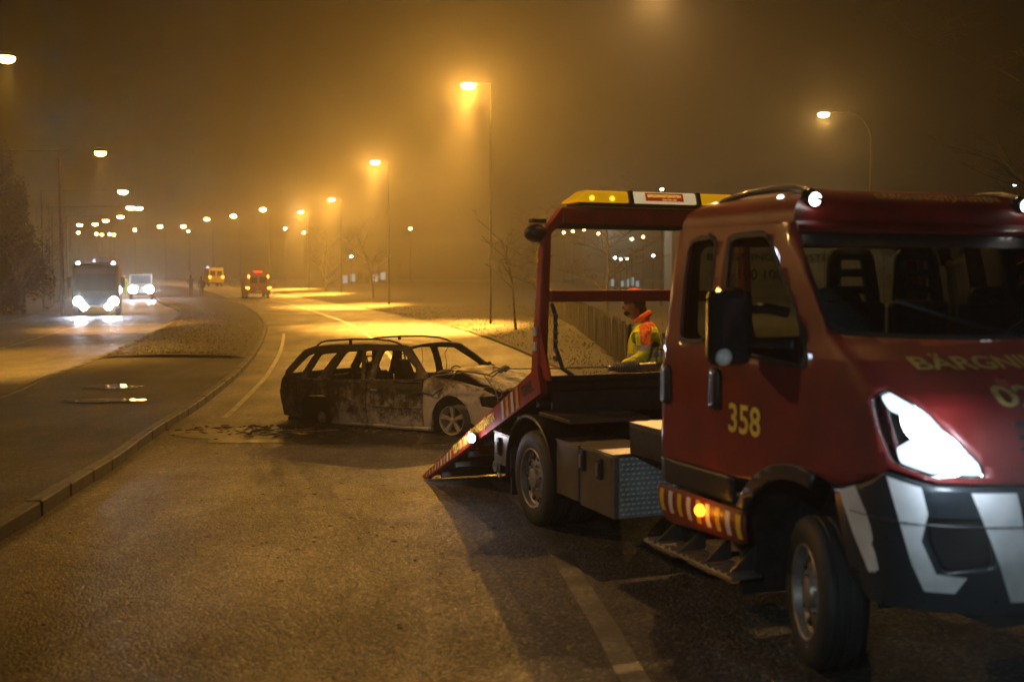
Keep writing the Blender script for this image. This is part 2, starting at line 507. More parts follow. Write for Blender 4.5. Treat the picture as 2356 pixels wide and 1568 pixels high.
# ------------------------------------------------------------------ the ground
KERB = [(-3.3, -25), (-3.5, -5), (-3.65, 3), (-3.9, 8.5), (-4.02, 9.8), (-4.4, 12.3), (-4.8, 14.5), (-5.05, 16.5), (-5.69, 21.6), (-6.42, 27), (-7.86, 35.5),
        (-10.36, 47.7), (-14.3, 63.1), (-21.5, 88), (-29.7, 113.3), (-40.2, 142), (-53, 172), (-72, 205), (-100, 240), (-150, 285)]
LEFTK = [(-7.2, -25), (-8.0, -5), (-8.3, 5), (-8.9, 15), (-9.37, 20.6), (-10.1, 24.2), (-10.9, 29.9), (-13.9, 45.2), (-19.95, 67.5), (-27.5, 88), (-36, 113),
         (-47, 142), (-60, 172), (-79, 205), (-107, 240), (-157, 285)]
def smooth_line(pts, n=6):
    P_ = [Vector(p) for p in pts]; out = []
    for i in range(len(P_) - 1):
        a = P_[max(0, i - 1)]; b = P_[i]; c = P_[i + 1]; d = P_[min(len(P_) - 1, i + 2)]
        for j in range(n):
            t = j / n
            out.append(.5 * ((2 * b) + (c - a) * t + (2 * a - 5 * b + 4 * c - d) * t * t + (3 * b - a - 3 * c + d) * t ** 3))
    out.append(P_[-1]); return out
KL = smooth_line(KERB); LL = smooth_line(LEFTK)
def offs(line, d):
    out = []
    for i, p in enumerate(line):
        t = (line[min(len(line) - 1, i + 1)] - line[max(0, i - 1)]).normalized()
        n = Vector((t.y, -t.x))       # to the right when looking along +Y
        out.append(p + n * (d(p.y) if callable(d) else d))
    return out
def strip(name, a, b, zoff, mat, nx=2, kind='structure', zfun=None, parent=None):
    mb = MB(); n = len(a)
    for i in range(n):
        for j in range(nx + 1):
            p = a[i].lerp(b[i], j / nx)
            mb.v.append((p.x, p.y, tz(p.y) + (zfun(p, j / nx) if zfun else zoff)))
    for i in range(n - 1):
        for j in range(nx):
            k = i * (nx + 1) + j
            mb.f.append((k, k + 1, k + nx + 2, k + nx + 1))
    o = mb.build(name, mat, parent, smooth=True)
    if kind: o['kind'] = kind
    return o
# base terrain: one sheet out to the horizon
mb = MB()
gx = rng(-260, 160, 60); gy = rng(-28, 60, 44) + rng(64, 320, 32)
for y in gy:
    for x in gx:
        mb.v.append((x, y, tz(y) - .035 + .0))
nxg = len(gx)
for j in range(len(gy) - 1):
    for i in range(nxg - 1):
        k = j * nxg + i; mb.f.append((k, k + 1, k + nxg + 1, k + nxg))
o = mb.build('ground', 'far_ground', smooth=True); tag(o, 'dark bare ground beyond the roads and verges', None, None, 'structure')
def fine(line, ymin, ymax):
    return [p for p in line if ymin <= p.y <= ymax]
roadw = lambda y: interp(y, [5, 20, 60], [8.6, 7.5, 7.3])
o = strip('road', offs(KL, 0.0), offs(KL, roadw), 0, 'asphalt', 8); tag(o, 'damp grainy asphalt carriageway under the tow truck, curving away left')
o = strip('far_road', offs(LL, -7.6), LL, 0, 'asphalt_far', 6); o.name = 'road'; tag(o, 'left carriageway beyond the median where the fire engine stands')
# paved island near, grass beyond
def cutline(a, b, y0, y1):
    ia = [i for i in range(len(a)) if True]
    return ia
def between(y0, y1, step):
    ys = []; y = y0
    while y < y1: ys.append(y); y += step
    ys.append(y1); return ys
def xat(line, y):
    for i in range(len(line) - 1):
        if line[i].y <= y <= line[i + 1].y:
            t = (y - line[i].y) / (line[i + 1].y - line[i].y); return line[i].x + t * (line[i + 1].x - line[i].x)
    return line[-1].x if y > line[-1].y else line[0].x
ys1 = between(-25, 29.3, 1.0)
strip('path', [Vector((xat(LL, y) + .02, y)) for y in ys1], [Vector((xat(KL, y) - .15, y)) for y in ys1], .11, 'paved_island', 10,
      zfun=lambda p, t: .11 + .02 * noise.noise(Vector((p.x * .6, p.y * .4, 0))))
tag(bpy.data.objects['path'], 'dark paved island crossing between the two carriageways with puddles')
ys2 = between(29.3, 150, 1.2)
def gz(p, t): return .10 + .10 * math.sin(PI * t) ** .5 + .03 * noise.noise(Vector((p.x * .8, p.y * .6, 3)))
o = strip('median', [Vector((xat(LL, y) + .02, y)) for y in ys2], [Vector((xat(KL, y) - .15, y)) for y in ys2], .1, 'verge_grass', 10, zfun=gz)
tag(o, 'brown grass median narrowing away between the carriageways')
ysr = between(-25, 290, 1.6)
def vz(p, t): return .02 + interp(t, [0, .04, .12, 1], [0, .08, .14, .35]) + .05 * noise.noise(Vector((p.x * .5, p.y * .4, 5)))
o = strip('verge', [Vector((xat(KL, y) + roadw(y) * 1.03 + .02, y)) for y in ysr], [Vector((xat(KL, y) + roadw(y) * 1.03 + 46, y)) for y in ysr], 0, 'verge_grass', 26, zfun=vz)
tag(o, 'sloping brown grass verge right of the carriageway')
o = strip('verge', [Vector((xat(LL, y) - 60, y)) for y in ysr], [Vector((xat(LL, y) - 7.9, y)) for y in ysr], 0, 'verge_grass', 24, zfun=lambda p, t: vz(p, 1 - t))
tag(o, 'dark grass verge left of the far carriageway below the trees')
# short grass tufts on the median and the right verge, as one uncountable mass
def tufts(name, label, spots, hmin, hmax):
    mb = MB()
    for (x, y, z) in spots:
        for k in range(3):
            a = random.uniform(0, 2 * PI); h = random.uniform(hmin, hmax); w = h * .22
            dx, dy = math.cos(a), math.sin(a); lx, ly = random.uniform(-.4, .4) * h, random.uniform(-.4, .4) * h
            mb.add([(x - dx * w, y - dy * w, z), (x + dx * w, y + dy * w, z), (x + lx, y + ly, z + h)], [(0, 1, 2)])
    o = mb.build(name, 'dry_grass'); tag(o, label, 'grass', None, 'stuff')
sp = []
for i in range(9000):
    y = 29.5 + 70 * random.random() ** 1.6; t = random.random()
    a = xat(LL, y) + .1; b = xat(KL, y) - .3; x = a + (b - a) * t
    sp.append((x, y, tz(y) + gz(Vector((x, y)), t) - .02))
tufts('grass', 'short brown winter grass covering the median strip', sp, .02, .06)
sp = []
for i in range(9000):
    y = 14 + 60 * random.random() ** 1.3; t = random.random() ** 1.5
    x = xat(KL, y) + roadw(y) * 1.03 + .2 + t * 10
    sp.append((x, y, tz(y) + vz(Vector((x, y)), (t * 10 + .2) / 46) - .02))
tufts('grass', 'dry grass on the verge behind the tow truck', sp, .02, .08)
# kerbs
def kerb(line, label, y0, y1, side, n_single=40, name='kerb'):
    root = bpy.data.objects.new(name, None); link(root); tag(root, label, None, None, 'structure')
    # arc-length walk
    pts = [p for p in line if y0 - 4 <= p.y <= y1 + 4]
    L = 0; segs = []
    acc = []; cur = pts[0].copy(); i = 1; need = 1.0
    acc.append(cur.copy())
    while i < len(pts):
        d = (pts[i] - cur).length
        if d >= need: cur = cur + (pts[i] - cur).normalized() * need; acc.append(cur.copy()); need = 1.0
        else: need -= d; cur = pts[i].copy(); i += 1
    stone = MB().box(-.49, .49, -.07, .07, -.08, .125).mesh('kerbstone'); stone.materials.append(M['kerb_stone'])
    rest = MB(); c = 0
    for k in range(len(acc) - 1):
        a, b = acc[k], acc[k + 1]
        if not (y0 <= a.y <= y1): continue
        m = (a + b) / 2; ang = math.atan2(b.y - a.y, b.x - a.x)
        n = Vector((math.sin(ang), -math.cos(ang))) * side * .075
        z = tz(m.y) + random.uniform(-.006, .006)
        pitch = math.atan2(tz(b.y) - tz(a.y), 1)
        if c < n_single and m.y > 5:
            o = bpy.data.objects.new('kerbstone', stone); o.location = (m.x + n.x, m.y + n.y, z)
            o.rotation_euler = (random.uniform(-.01, .01), -pitch, ang + random.uniform(-.008, .008)); link(o, root); c += 1
            bv = o.modifiers.new('bevel', 'BEVEL'); bv.width = .014; bv.segments = 1
        else:
            dx, dy = math.cos(ang), math.sin(ang); px, py = -dy * .07, dx * .07
            q = []
            for zz in (-.08, .125):
                for (s1, s2) in ((-1, -1), (1, -1), (1, 1), (-1, 1)):
                    q.append((m.x + n.x + dx * .495 * s1 + px * s2, m.y + n.y + dy * .495 * s1 + py * s2, z + zz))
            rest.hexa(q)
    if rest.v:
        o = rest.build('kerbstone_run', 'kerb_stone', root); o['kind'] = 'stuff'
kerb(KL, 'concrete kerb curving along the left edge of the near carriageway', -10, 150, -1)
kerb(LL, 'low kerb along the far side of the median', 10, 120, 1, 14)
# road markings
def marking(line, off, w, y0, y1, mat, label, dash=None):
    l = [p for p in offs(line, off) if y0 <= p.y <= y1]; l2 = []
    for i in range(len(l) - 1):
        for j in range(4): l2.append(l[i].lerp(l[i + 1], j / 4))
    l2.append(l[-1])
    a = offs(l2, -w / 2); b = offs(l2, w / 2); mb = MB(); s = 0
    for i in range(len(l2) - 1):
        s += (l2[i + 1] - l2[i]).length
        if dash and (s % dash[0]) > dash[1]: continue
        mb.add([(a[i].x, a[i].y, tz(a[i].y) + .004), (b[i].x, b[i].y, tz(b[i].y) + .004), (b[i + 1].x, b[i + 1].y, tz(b[i + 1].y) + .004), (a[i + 1].x, a[i + 1].y, tz(a[i + 1].y) + .004)], [(0, 1, 2, 3)])
    o = mb.build('road_marking', mat); tag(o, label, None, None, 'structure')
marking(KL, .62, .10, 17.3, 42, 'line_paint', 'thin white edge line beside the kerb, behind the wreck')
marking(KL, lambda y: interp(y, [5.5, 9.4, 20, 40], [4.36, 4.12, 3.8, 3.55]), .15, 2, 12.5, 'worn_paint', 'worn pale line running under the tow truck')
marking(KL, lambda y: interp(y, [5.5, 9.4, 20, 40], [4.36, 4.12, 3.8, 3.55]), .11, 20, 140, 'line_paint', 'thin centre line beyond the wreck, crossing the lamplit pools')
marking(LL, -3.7, .12, 14, 120, 'line_paint', 'centre line of the left carriageway')
# puddles
def puddle(c, rx, ry, label, seed):
    mb = MB(); n = 40; vs = [(c.x, c.y, 0)]
    for k in range(n):
        a = 2 * PI * k / n
        r = 1 + .45 * noise.noise(Vector((math.cos(a) * 1.7 + seed, math.sin(a) * 1.7, seed))) + .2 * noise.noise(Vector((math.cos(a) * 5, math.sin(a) * 5, seed)))
        vs.append((c.x + rx * r * math.cos(a), c.y + ry * r * math.sin(a), 0))
    z = tz(c.y) + .137
    mb.add([(v[0], v[1], z) for v in vs], [(0, k + 1, (k + 1) % n + 1) for k in range(n)])
    o = mb.build('puddle', 'water'); tag(o, label, None, None, 'structure')
puddle(G(258, 889, .13), .62, .42, 'thin puddle shining on the paved island, the farther one', 2.2)
puddle(G(232, 921, .13), .72, .30, 'wide dull puddle on the paved island, just nearer than the bright one', 5.1)

# ------------------------------------------------------------------ tow truck
FXd = Vector((.36972, -.92914)); LXd = Vector((.92914, .36972)); TO = Vector((2.44405, 6.09369))
truck = empty('tow_truck', 'red flatbed tow truck numbered 358 with its tail ramp down and headlamp lit', 'tow truck', (TO.x, TO.y, 0), (0, 0, math.atan2(FXd.y, FXd.x)))
CZ = [.50, .75, 1.0, 1.2, 1.45, 1.6, 1.70, 2.0, 2.30]
CXF = [.98, 1.02, 1.02, .98, .86, .62, .42, .02, -.36]
CXS = [.50, .52, .52, .50, .42, .28, .12, -.08, -.28]
CW = [1.00, 1.02, 1.03, 1.03, 1.03, 1.02, 1.0, .965, .91]
QF = 2.5
def cab(q, z, off=0):
    if q > QF:
        x, y, zz = cab(2 * QF - q, z, off); return (x, -y, zz)
    xs = interp(z, CZ, CXS); xf = interp(z, CZ, CXF); w = interp(z, CZ, CW)
    if q <= xs: return (q, -(w + off), z)
    t = (q - xs) / (QF - xs) * PI / 2; n = .8
    return (xs + (xf - xs + off) * max(0, math.sin(t)) ** n, -(w + off) * max(0, math.cos(t)) ** n, z)
def front(y, z, off=0):
    xs = interp(z, CZ, CXS); xf = interp(z, CZ, CXF); w = interp(z, CZ, CW)
    c = min(1, abs(y) / w) ** 1.25; s = math.sqrt(max(0, 1 - c * c))
    return (xs + (xf - xs) * s ** .8 + off, y, z + off * .4)
def roofp(q, r, off=0):
    x, y, z = cab(q, 2.3); a = r * PI / 2; s = max(0, math.cos(a)) ** .5
    return (-.9 + (x + .9) * s, y * s, 2.3 + .215 * max(0, math.sin(a)) ** .8 + off)
QC = rng(-1.5, 6.5, 80); ZC = rng(.5, 2.3, 30)
def mir(pts): return [(2 * QF - a, b) for a, b in pts][::-1]
win_r = rounded([(-1.30, 2.23), (-.99, 2.25), (-.95, 1.63), (-1.27, 1.62)], .09)
win_f = rounded([(-.86, 2.24), (-.48, 2.25), (-.14, 1.86), (.02, 1.60), (.0, 1.55), (-.78, 1.60)], .08)
screen = [(.24, 1.75), (-.04, 2.25), (5.04, 2.25), (4.76, 1.75), (4.4, 1.71), (3.4, 1.69), (2.5, 1.68), (1.6, 1.69), (.6, 1.71)]
hl = rounded([(.57, 1.45), (.83, 1.49), (1.20, 1.40), (1.60, 1.17), (1.62, 1.11), (1.15, 1.11), (.74, 1.165), (.62, 1.30)], .05)
def archpts(c, zc, r, a0, a1, n=14):
    return [(c + r * math.cos(R(a)), zc + r * math.sin(R(a))) for a in rng(a0, a1, n)]
arch = archpts(-.03, .45, .58, 170, 84) + [(.30, .985)]
body_bottom = [(-1.44, .89), (-.60, .89)] + [p for p in arch if p[1] > .88 and p[0] < .3] + [(.30, 1.00), (.74, 1.135), (1.19, 1.09), (2.5, 1.08)]
outline = body_bottom + mir(body_bottom)[1:] + [(6.44, 2.30), (-1.44, 2.30)]
sheet('cab_shell', outline, [win_r, win_f, mir(win_r), mir(win_f), screen, hl, mir(hl)], cab, 'red_paint', truck, QC, ZC, .03)
# door gaps, as dark seams just proud
for q in (-.905, -.30, -1.40):
    pts = [(q, .90), (q, 1.3), (q, 1.56)]
    MB().tube([cab(a, b, .003) for a, b in pts], .006, 5).build('door_seam', 'black_metal', truck)
mbr = MB(); nr = 12
for i, q in enumerate(rng(-1.44, 6.44, 90)):
    for j in range(nr + 1): mbr.v.append(roofp(q, j / nr * .995))
for i in range(90):
    for j in range(nr):
        k = i * (nr + 1) + j; mbr.f.append((k, k + 1, k + nr + 2, k + nr + 1))
roof = mbr.build('roof', 'red_paint', truck, smooth=True)
# back wall of the cab with its window
def back(a, b): return (-1.445, a, b)
rw = rounded([(-.80, 1.62), (.80, 1.62), (.78, 2.20), (-.78, 2.20)], .08)
sheet('rear_wall', [(-1.02, .89), (1.02, .89), (1.0, 1.7), (.90, 2.28), (.75, 2.40), (.4, 2.46), (-.4, 2.46), (-.75, 2.40), (-.90, 2.28), (-1.0, 1.7)], [rw], back, 'red_paint', truck, smooth=False, thick=.02)
sheet('rear_window', rw, [], lambda a, b: (-1.448, a, b), 'screen_glass', truck, thick=0)
text_on('BÄRGNINGSTJÄNSTEN', lambda a, b: (-1.456, -.72 + 1.0 * a, 2.10 + .07 * b), 'black_plastic', truck)
text_on('020-100 100', lambda a, b: (-1.456, -.70 + .55 * a, 1.99 + .07 * b), 'black_plastic', truck)
def shr(p, k):
    cx = sum(a for a, b in p) / len(p); cz = sum(b for a, b in p) / len(p)
    return [(cx + (a - cx) * k, cz + (b - cz) * k) for a, b in p]
for w, nm in ((win_r, 'rear_side_window'), (win_f, 'front_side_window'), (mir(win_r), 'rear_side_window'), (mir(win_f), 'front_side_window')):
    sheet(nm, shr(w, 1.0), [], lambda a, b: cab(a, b, -.012), 'side_glass', truck, QC, ZC, 0)
    sheet('window_seal', shr(w, 1.04), [shr(w, .955)], lambda a, b: cab(a, b, .018), 'rubber', truck, QC, ZC, .004)
sheet('windscreen', screen, [], lambda a, b: cab(a, b, -.01), 'screen_glass', truck, QC, ZC, 0)
inner = [(.42, 1.78), (.16, 2.17), (4.84, 2.17), (4.58, 1.78), (4.3, 1.745), (3.4, 1.725), (2.5, 1.715), (1.6, 1.725), (.7, 1.745)]
sheet('windscreen_border', screen, [inner], lambda a, b: cab(a, b, .0), 'black_plastic', truck, QC, ZC, 0)
for s in (-1, 1):
    MB().tube([(front(y * s, z, .025)) for y, z in ((.05, 1.70), (.3, 1.76), (.62, 1.88))], .010, 6).build('wiper', 'black_plastic', truck)
# headlamps
for q_, flip in ((hl, 1), (mir(hl), -1)):
    sheet('headlamp_lens', q_, [], lambda a, b: cab(a, b, .004), 'clear_lens', truck, QC, ZC, 0)
    f = (lambda a, b: (a, b)) if flip == 1 else (lambda a, b: (2 * QF - a, b))
    sheet('headlamp_bowl', [f(*p) for p in shr(hl, 1.02)], [], lambda a, b: cab(a, b, -.06), 'chrome', truck, QC, ZC, .004)
    g1 = [f(*p) for p in rounded([(.64, 1.45), (.84, 1.475), (1.20, 1.385), (1.59, 1.16), (1.60, 1.12), (1.15, 1.12), (.80, 1.16), (.76, 1.22), (.98, 1.27), (.98, 1.36), (.74, 1.39)], .04)]
    rb_ = sheet('headlamp_surround', shr(q_, 1.03), [shr(q_, .95)], lambda a, b: cab(a, b, .007), 'chrome', truck, QC, ZC, .004)
    o = sheet('headlamp_reflector', g1, [], lambda a, b: cab(a, b, -.035), 'headlamp_soft', truck, QC, ZC, 0)
    for (qb, zb_, rb2) in ((1.02, 1.335, .075), (1.30, 1.20, .085), (.98, 1.20, .04)):
        c_ = [f(qb + rb2 * 1.9 * math.cos(a), zb_ + rb2 * math.sin(a) - .25 * rb2 * math.cos(a)) for a in rng(0, 2 * PI, 20)[:-1]]
        sheet('bulb_reflector', c_, [], lambda a, b: cab(a, b, -.030), 'headlamp_white', o, QC, ZC, 0)
for y in (-.80, .80):
    light('SPOT', 'headlamp_beam', (.93, y * 1.16, 1.26), COOL, 420, .06, truck, (1, -.12 if y < 0 else .12, -.2), 90, .9)
for y in (-.93, .93):
    light('POINT', 'headlamp_bloom_light', (1.00, y * 1.08, 1.27), COOL, 15, .06, truck)  # added point lights imitate lens bloom on bonnet and bumper
# black waist strip, striped skirt
sheet('waist_strip', [(-1.44, .735), (-.63, .735), (-.62, .885), (-1.44, .885)], [], lambda a, b: cab(a, b, .012), 'black_plastic', truck, QC, ZC, .02)
sheet('waist_strip', mir([(-1.44, .735), (-.63, .735), (-.62, .885), (-1.44, .885)]), [], lambda a, b: cab(a, b, .012), 'black_plastic', truck, QC, ZC, .02)
def skirt(a, b): 
    return cab(a, b, .03 + .05 * math.cos((b - .62) / .12 * 1.2))
sk = rounded([(-1.42, .725), (-.44, .725), (-.42, .55), (-1.33, .50)], .05)
for w, f in ((sk, lambda a, b: (a, b)), (mir(sk), lambda a, b: (2 * QF - a, b))):
    so = sheet('side_skirt', w, [], skirt, 'red_paint', truck, QC, rng(.45, .75, 10), .02)
    for i in range(9):
        x0 = -1.37 + i * .106
        st = [f(*p) for p in ((x0, .705), (x0 + .048, .705), (x0 + .075, .575), (x0 + .027, .570))]
        if x0 + .075 > -.44: continue
        sheet('stripe', st, [], lambda a, b: (lambda p: (p[0], p[1] * 1.0 - .013 * (1 if p[1] < 0 else -1), p[2]))(skirt(a, b)), 'yellow_sheet' if i % 2 == 0 else 'white_sheet', so, [], rng(.45, .75, 10), 0)
mk = MB().lathe([(0, .036), (-.02, .034), (-.035, .02), (-.038, .001)], 20, 'y', (-.84, -1.075 - .045, .665))
mk.build('side_indicator', 'indicator_amber', truck, smooth=True)
light('POINT', 'indicator_glow', (-.84, -1.19, .665), (1, .34, .02), 1.2, .03, truck)
# door handles, numbers
for q, z in ((-1.385, 1.35), (-.82, 1.37)):
    h = sheet('door_handle', rounded([(q - .055, z - .12), (q + .055, z - .12), (q + .05, z + .12), (q - .05, z + .12)], .04), [], lambda a, b: cab(a, b, .022), 'black_plastic', truck, thick=.02)
text_on('358', lambda a, b: cab(-.675 + .31 * a, 1.14 + .165 * b, .018), 'letter_yellow', truck, 'fleet_number', .02)
text_on('BÄRGNINGSTJÄNSTEN', lambda a, b: front(-.83 + 1.66 * a, 1.55 + .085 * b, .022), 'letter_dark_yellow', truck, bold=.02)
text_on('020-100 100', lambda a, b: front(-.60 + 1.20 * a, 1.41 + .09 * b, .022), 'letter_dark_yellow', truck, bold=.02)
def rooftext(a, b):
    y = -.27 + .88 * a
    # front slope of the roof
    best = roofp(QF, .36 + .16 * b)
    q = QF - 0
    x, yy, z = cab(QF, 2.3)
    r = .34 + .2 * b; an = r * PI / 2; s = math.cos(an) ** .5
    w = .91 * s; c = min(1, abs(y) / w) ** 1.25; sn = math.sqrt(1 - c * c)
    xs = -.28; xf = -.36
    xx = xs + (xf - xs) * sn ** .8
    return (-.9 + (xx + .9) * s + .012, y, 2.3 + .215 * math.sin(an) ** .8 + .010)
text_on('BÄRGNINGSTJÄNSTEN', rooftext, 'letter_dark_yellow', truck, bold=.02)
# bumper with black and white hazard stripes
bo = [(.30, .985), (.74, 1.12), (1.19, 1.08), (2.5, 1.07), (3.81, 1.08), (4.26, 1.12), (4.70, .985), (4.60, .60), (4.50, .50), (3.6, .51), (2.5, .50), (1.4, .51), (.50, .50), (.40, .60)]
fogh = rounded([(1.16, .94), (1.62, .94), (1.66, .72), (1.26, .69), (1.12, .84)], .05)
bump_o = sheet('bumper', bo, [fogh, mir(fogh)], lambda a, b: cab(a, b, .03), 'bumper_black', truck, QC, rng(.5, 1.2, 14), .03)
for w in (fogh, mir(fogh)):
    sheet('fog_lamp_recess', shr(w, 1.03), [], lambda a, b: cab(a, b, -.03), 'black_plastic', bump_o, QC, ZC, 0)
torn = [(.34, .985), (.46, 1.03), (.58, .85), (.60, .80), (.585, .775), (.62, .74), (.66, .66), (.63, .655), (.615, .64), (.59, .65), (.565, .635), (.54, .645), (.44, .80)]
s2 = [(.76, 1.105), (1.10, 1.07), (1.15, .955), (1.105, .86), (1.09, .83), (1.22, .685), (1.47, .675), (1.38, .60), (1.12, .60), (1.0, .72)]
s3 = [(1.50, 1.055), (1.82, 1.055), (1.95, .56), (1.80, .56), (1.66, .80)]
s4 = [(2.12, 1.05), (2.42, 1.05), (2.55, .56), (2.36, .56)]
for w in (torn, s2, s3, s4, mir(torn), mir(s2), mir(s3)):
    sheet('white_stripe', w, [], lambda a, b: cab(a, b, .048), 'bumper_white', bump_o, QC, ZC, 0)
MB().tube([cab(q, .905, .046) for q in rng(.42, 4.58, 40)], .005, 4).build('bumper_seam', 'black_plastic', bump_o)
# grille between the lamps
for i in range(5):
    z = 1.14 + i * .05
    MB().tube([cab(q, z, .018) for q in rng(1.9, 3.1, 14)], .013, 5).build('grille_bar', 'black_plastic', truck)
# front wheel arch flare and liner
fl = archpts(-.03, .45, .60, 172, 74) ; fi = archpts(-.03, .45, .52, 74, 178)
sheet('wheel_arch', fl + fi, [], lambda a, b: cab(a, max(.5, b), .035), 'black_plastic', truck, QC, ZC, .03)
sheet('wheel_arch', mir(fl + fi), [], lambda a, b: cab(a, max(.5, b), .035), 'black_plastic', truck, QC, ZC, .03)
mb = MB()
for s in (-1, 1):
    mb.lathe([(0, .57), (.5, .57)], 16, 'y', (-.03, -1.0 if s < 0 else .5, .45), 0, PI)
    mb.box(-.62, -.585, -1.0 * 1 if s < 0 else .55, -.55 if s < 0 else 1.0, .22, .62)
mb.box(-1.42, .9, -.62, .62, .42, .62).box(-1.42, -.62, -.98, .98, .50, .56).box(-.03, .0, -.5, .5, .5, 1.3)  # floor and bulkhead boxes added to block light under the cab
mb.box(-1.44, .45, -.6, .6, .9, .93)
mb.build('liner_and_light_block', 'chassis_dark', truck)
# cab interior
MB().box(.02, .30, -.92, .92, 1.30, 1.62).build('dashboard', 'black_plastic', truck, bevel=.05)
MB().box(-1.40, -.1, -.95, .95, .95, 1.0).build('cab_floor', 'chassis_dark', truck)
def seat(x, y, hz, name='seat'):
    s = MB().box(x - .05, x + .45, y - .23, y + .23, 1.15, 1.32).box(x - .14, x - .02, y - .22, y + .22, 1.3, 1.86).build(name, 'seat_cloth', truck, bevel=.04)
    out = rounded([(y - .20, hz - .40), (y + .20, hz - .40), (y + .15, hz), (y - .15, hz)], .09)
    ho = [rounded([(y - .11 + k * .008, hz - .345 + k * .105), (y + .11 - k * .008, hz - .345 + k * .105), (y + .105 - k * .008, hz - .285 + k * .105), (y - .105 + k * .008, hz - .285 + k * .105)], .015) for k in range(3)]
    sheet('headrest', out, ho, lambda a, b: (x - .08 - (b - 1.8) * .1, a, b), 'seat_cloth', s, thick=.05)
seat(-.85, .0, 2.19); seat(-.85, .50, 2.19); seat(-.30, -.55, 1.95); seat(-.30, .55, 1.95)
MB().tube([(-.12 + .02 * math.cos(a) * 4, .55 + .19 * math.sin(a), 1.62 + .15 * math.cos(a)) for a in rng(0, 2 * PI, 24)], .014, 6, False).build('steering_wheel', 'black_plastic', truck)
# door mirrors
for s in (-1, 1):
    m_ = MB()
    hx, hy = -.42, s * 1.21
    m_.box(hx - .07, hx + .05, hy - .13, hy + .13, 1.53, 1.95)
    mo = m_.build('door_mirror', 'mirror_plastic', truck, bevel=.055)
    MB().tube([(hx, hy - s * .1, 1.84), (-.30, s * 1.05, 1.84), (-.22, s * .98, 1.82)], .028, 8).build('mirror_arm', 'mirror_plastic', mo, smooth=True)
    MB().tube([(hx, hy - s * .1, 1.66), (-.28, s * 1.06, 1.66), (-.15, s * 1.0, 1.66)], .028, 8).build('mirror_arm', 'mirror_plastic', mo, smooth=True)
    MB().box(hx - .08, hx - .072, hy - .09, hy + .09, 1.60, 1.94).build('mirror_glass', 'chrome', mo)
    MB().ell((hx + .03, hy + s * .06, 1.585), (.045, .05, .05), 12, 8).build('mirror_lamp', 'pale_plastic', mo, smooth=True)
# roof rails with lamps
for s in (-1, 1):
    pts = [(-1.42, .76 * s, 2.42), (-1.2, .75 * s, 2.475), (-.95, .74 * s, 2.50), (-.7, .74 * s, 2.505), (-.5, .74 * s, 2.495), (-.36, .74 * s, 2.455), (-.30, .74 * s, 2.41)]
    ro = MB().tube(pts, [.012, .016, .018, .020, .024, .028, .024], 10).build('roof_rail', 'black_plastic', truck, smooth=True)
    lp = MB().ell((-.325, .745 * s, 2.425), (.032, .036, .036), 16, 10).build('rail_lamp', 'rooflamp_white', ro, smooth=True)
    MB().ell((-.37, .745 * s, 2.43), (.06, .058, .058), 16, 10).build('rail_lamp_housing', 'mirror_plastic', ro, smooth=True)
    MB().ell((-.56, .80 * s, 2.44), (.030, .012, .022), 12, 8).build('rail_glint', 'rooflamp_white', ro, smooth=True)  # small glowing spot imitates a reflection on the rail
# wheels
def wheel(cx, cy, steer, r, w, out, parent, nm='wheel'):
    e = bpy.data.objects.new(nm, None); e.location = (cx, cy, r); e.rotation_euler = (0, 0, steer); e.empty_display_size = .2; link(e, parent)
    h = w / 2; k = out
    prof = [(-h * .9, r * .62), (-h, r * .72), (-h, r * .88), (-h * .86, r * .965)]
    for g in (-.5, 0, .5):
        prof += [(h * (g - .12), r), (h * (g - .06), r - .011), (h * (g + .06), r - .011), (h * (g + .12), r)]
    prof += [(h * .86, r * .965), (h, r * .88), (h, r * .72), (h * .9, r * .62)]
    MB().lathe(prof, 56).build('tyre', 'rubber', e, smooth=True)
    f = lambda a: (a[0] * k, a[1])
    rp = [f(p) for p in ((h * .55 - .02, r * .60), (h * .93, r * .635), (h * .98, r * .62), (h * .93, r * .59), (h * .55, r * .57), (h * .42, r * .50), (h * .60, r * .34), (h * .62, r * .22), (h * .86, r * .20), (h * .9, r * .16), (h * .92, .001))]
    MB().lathe(rp, 40).build('rim', 'wheel_steel', e, smooth=True)
    sl_ = MB().ell((0, 0, 0), (.026, .012, .026), 10, 6).mesh('rim_slot'); sl_.materials.append(M['black_metal'])
    nu_ = MB().tube([(0, 0, 0), (0, k * .022, 0)], .014, 6).mesh('wheel_nut'); nu_.materials.append(M['steel'])
    for i in range(10):
        a = 2 * PI * i / 10
        o = bpy.data.objects.new('rim_slot', sl_); o.location = (math.cos(a) * r * .455, k * h * .56, math.sin(a) * r * .455); link(o, e)
    for i in range(6):
        a = 2 * PI * i / 6 + .2
        o = bpy.data.objects.new('wheel_nut', nu_); o.location = (math.cos(a) * r * .27, k * h * .6, math.sin(a) * r * .27); link(o, e)
    return e
fw = wheel(.02, -.90, R(-21), .39, .23, -1, truck, 'front_wheel')
wheel(.02, .90, R(-21), .39, .23, 1, truck, 'front_wheel')
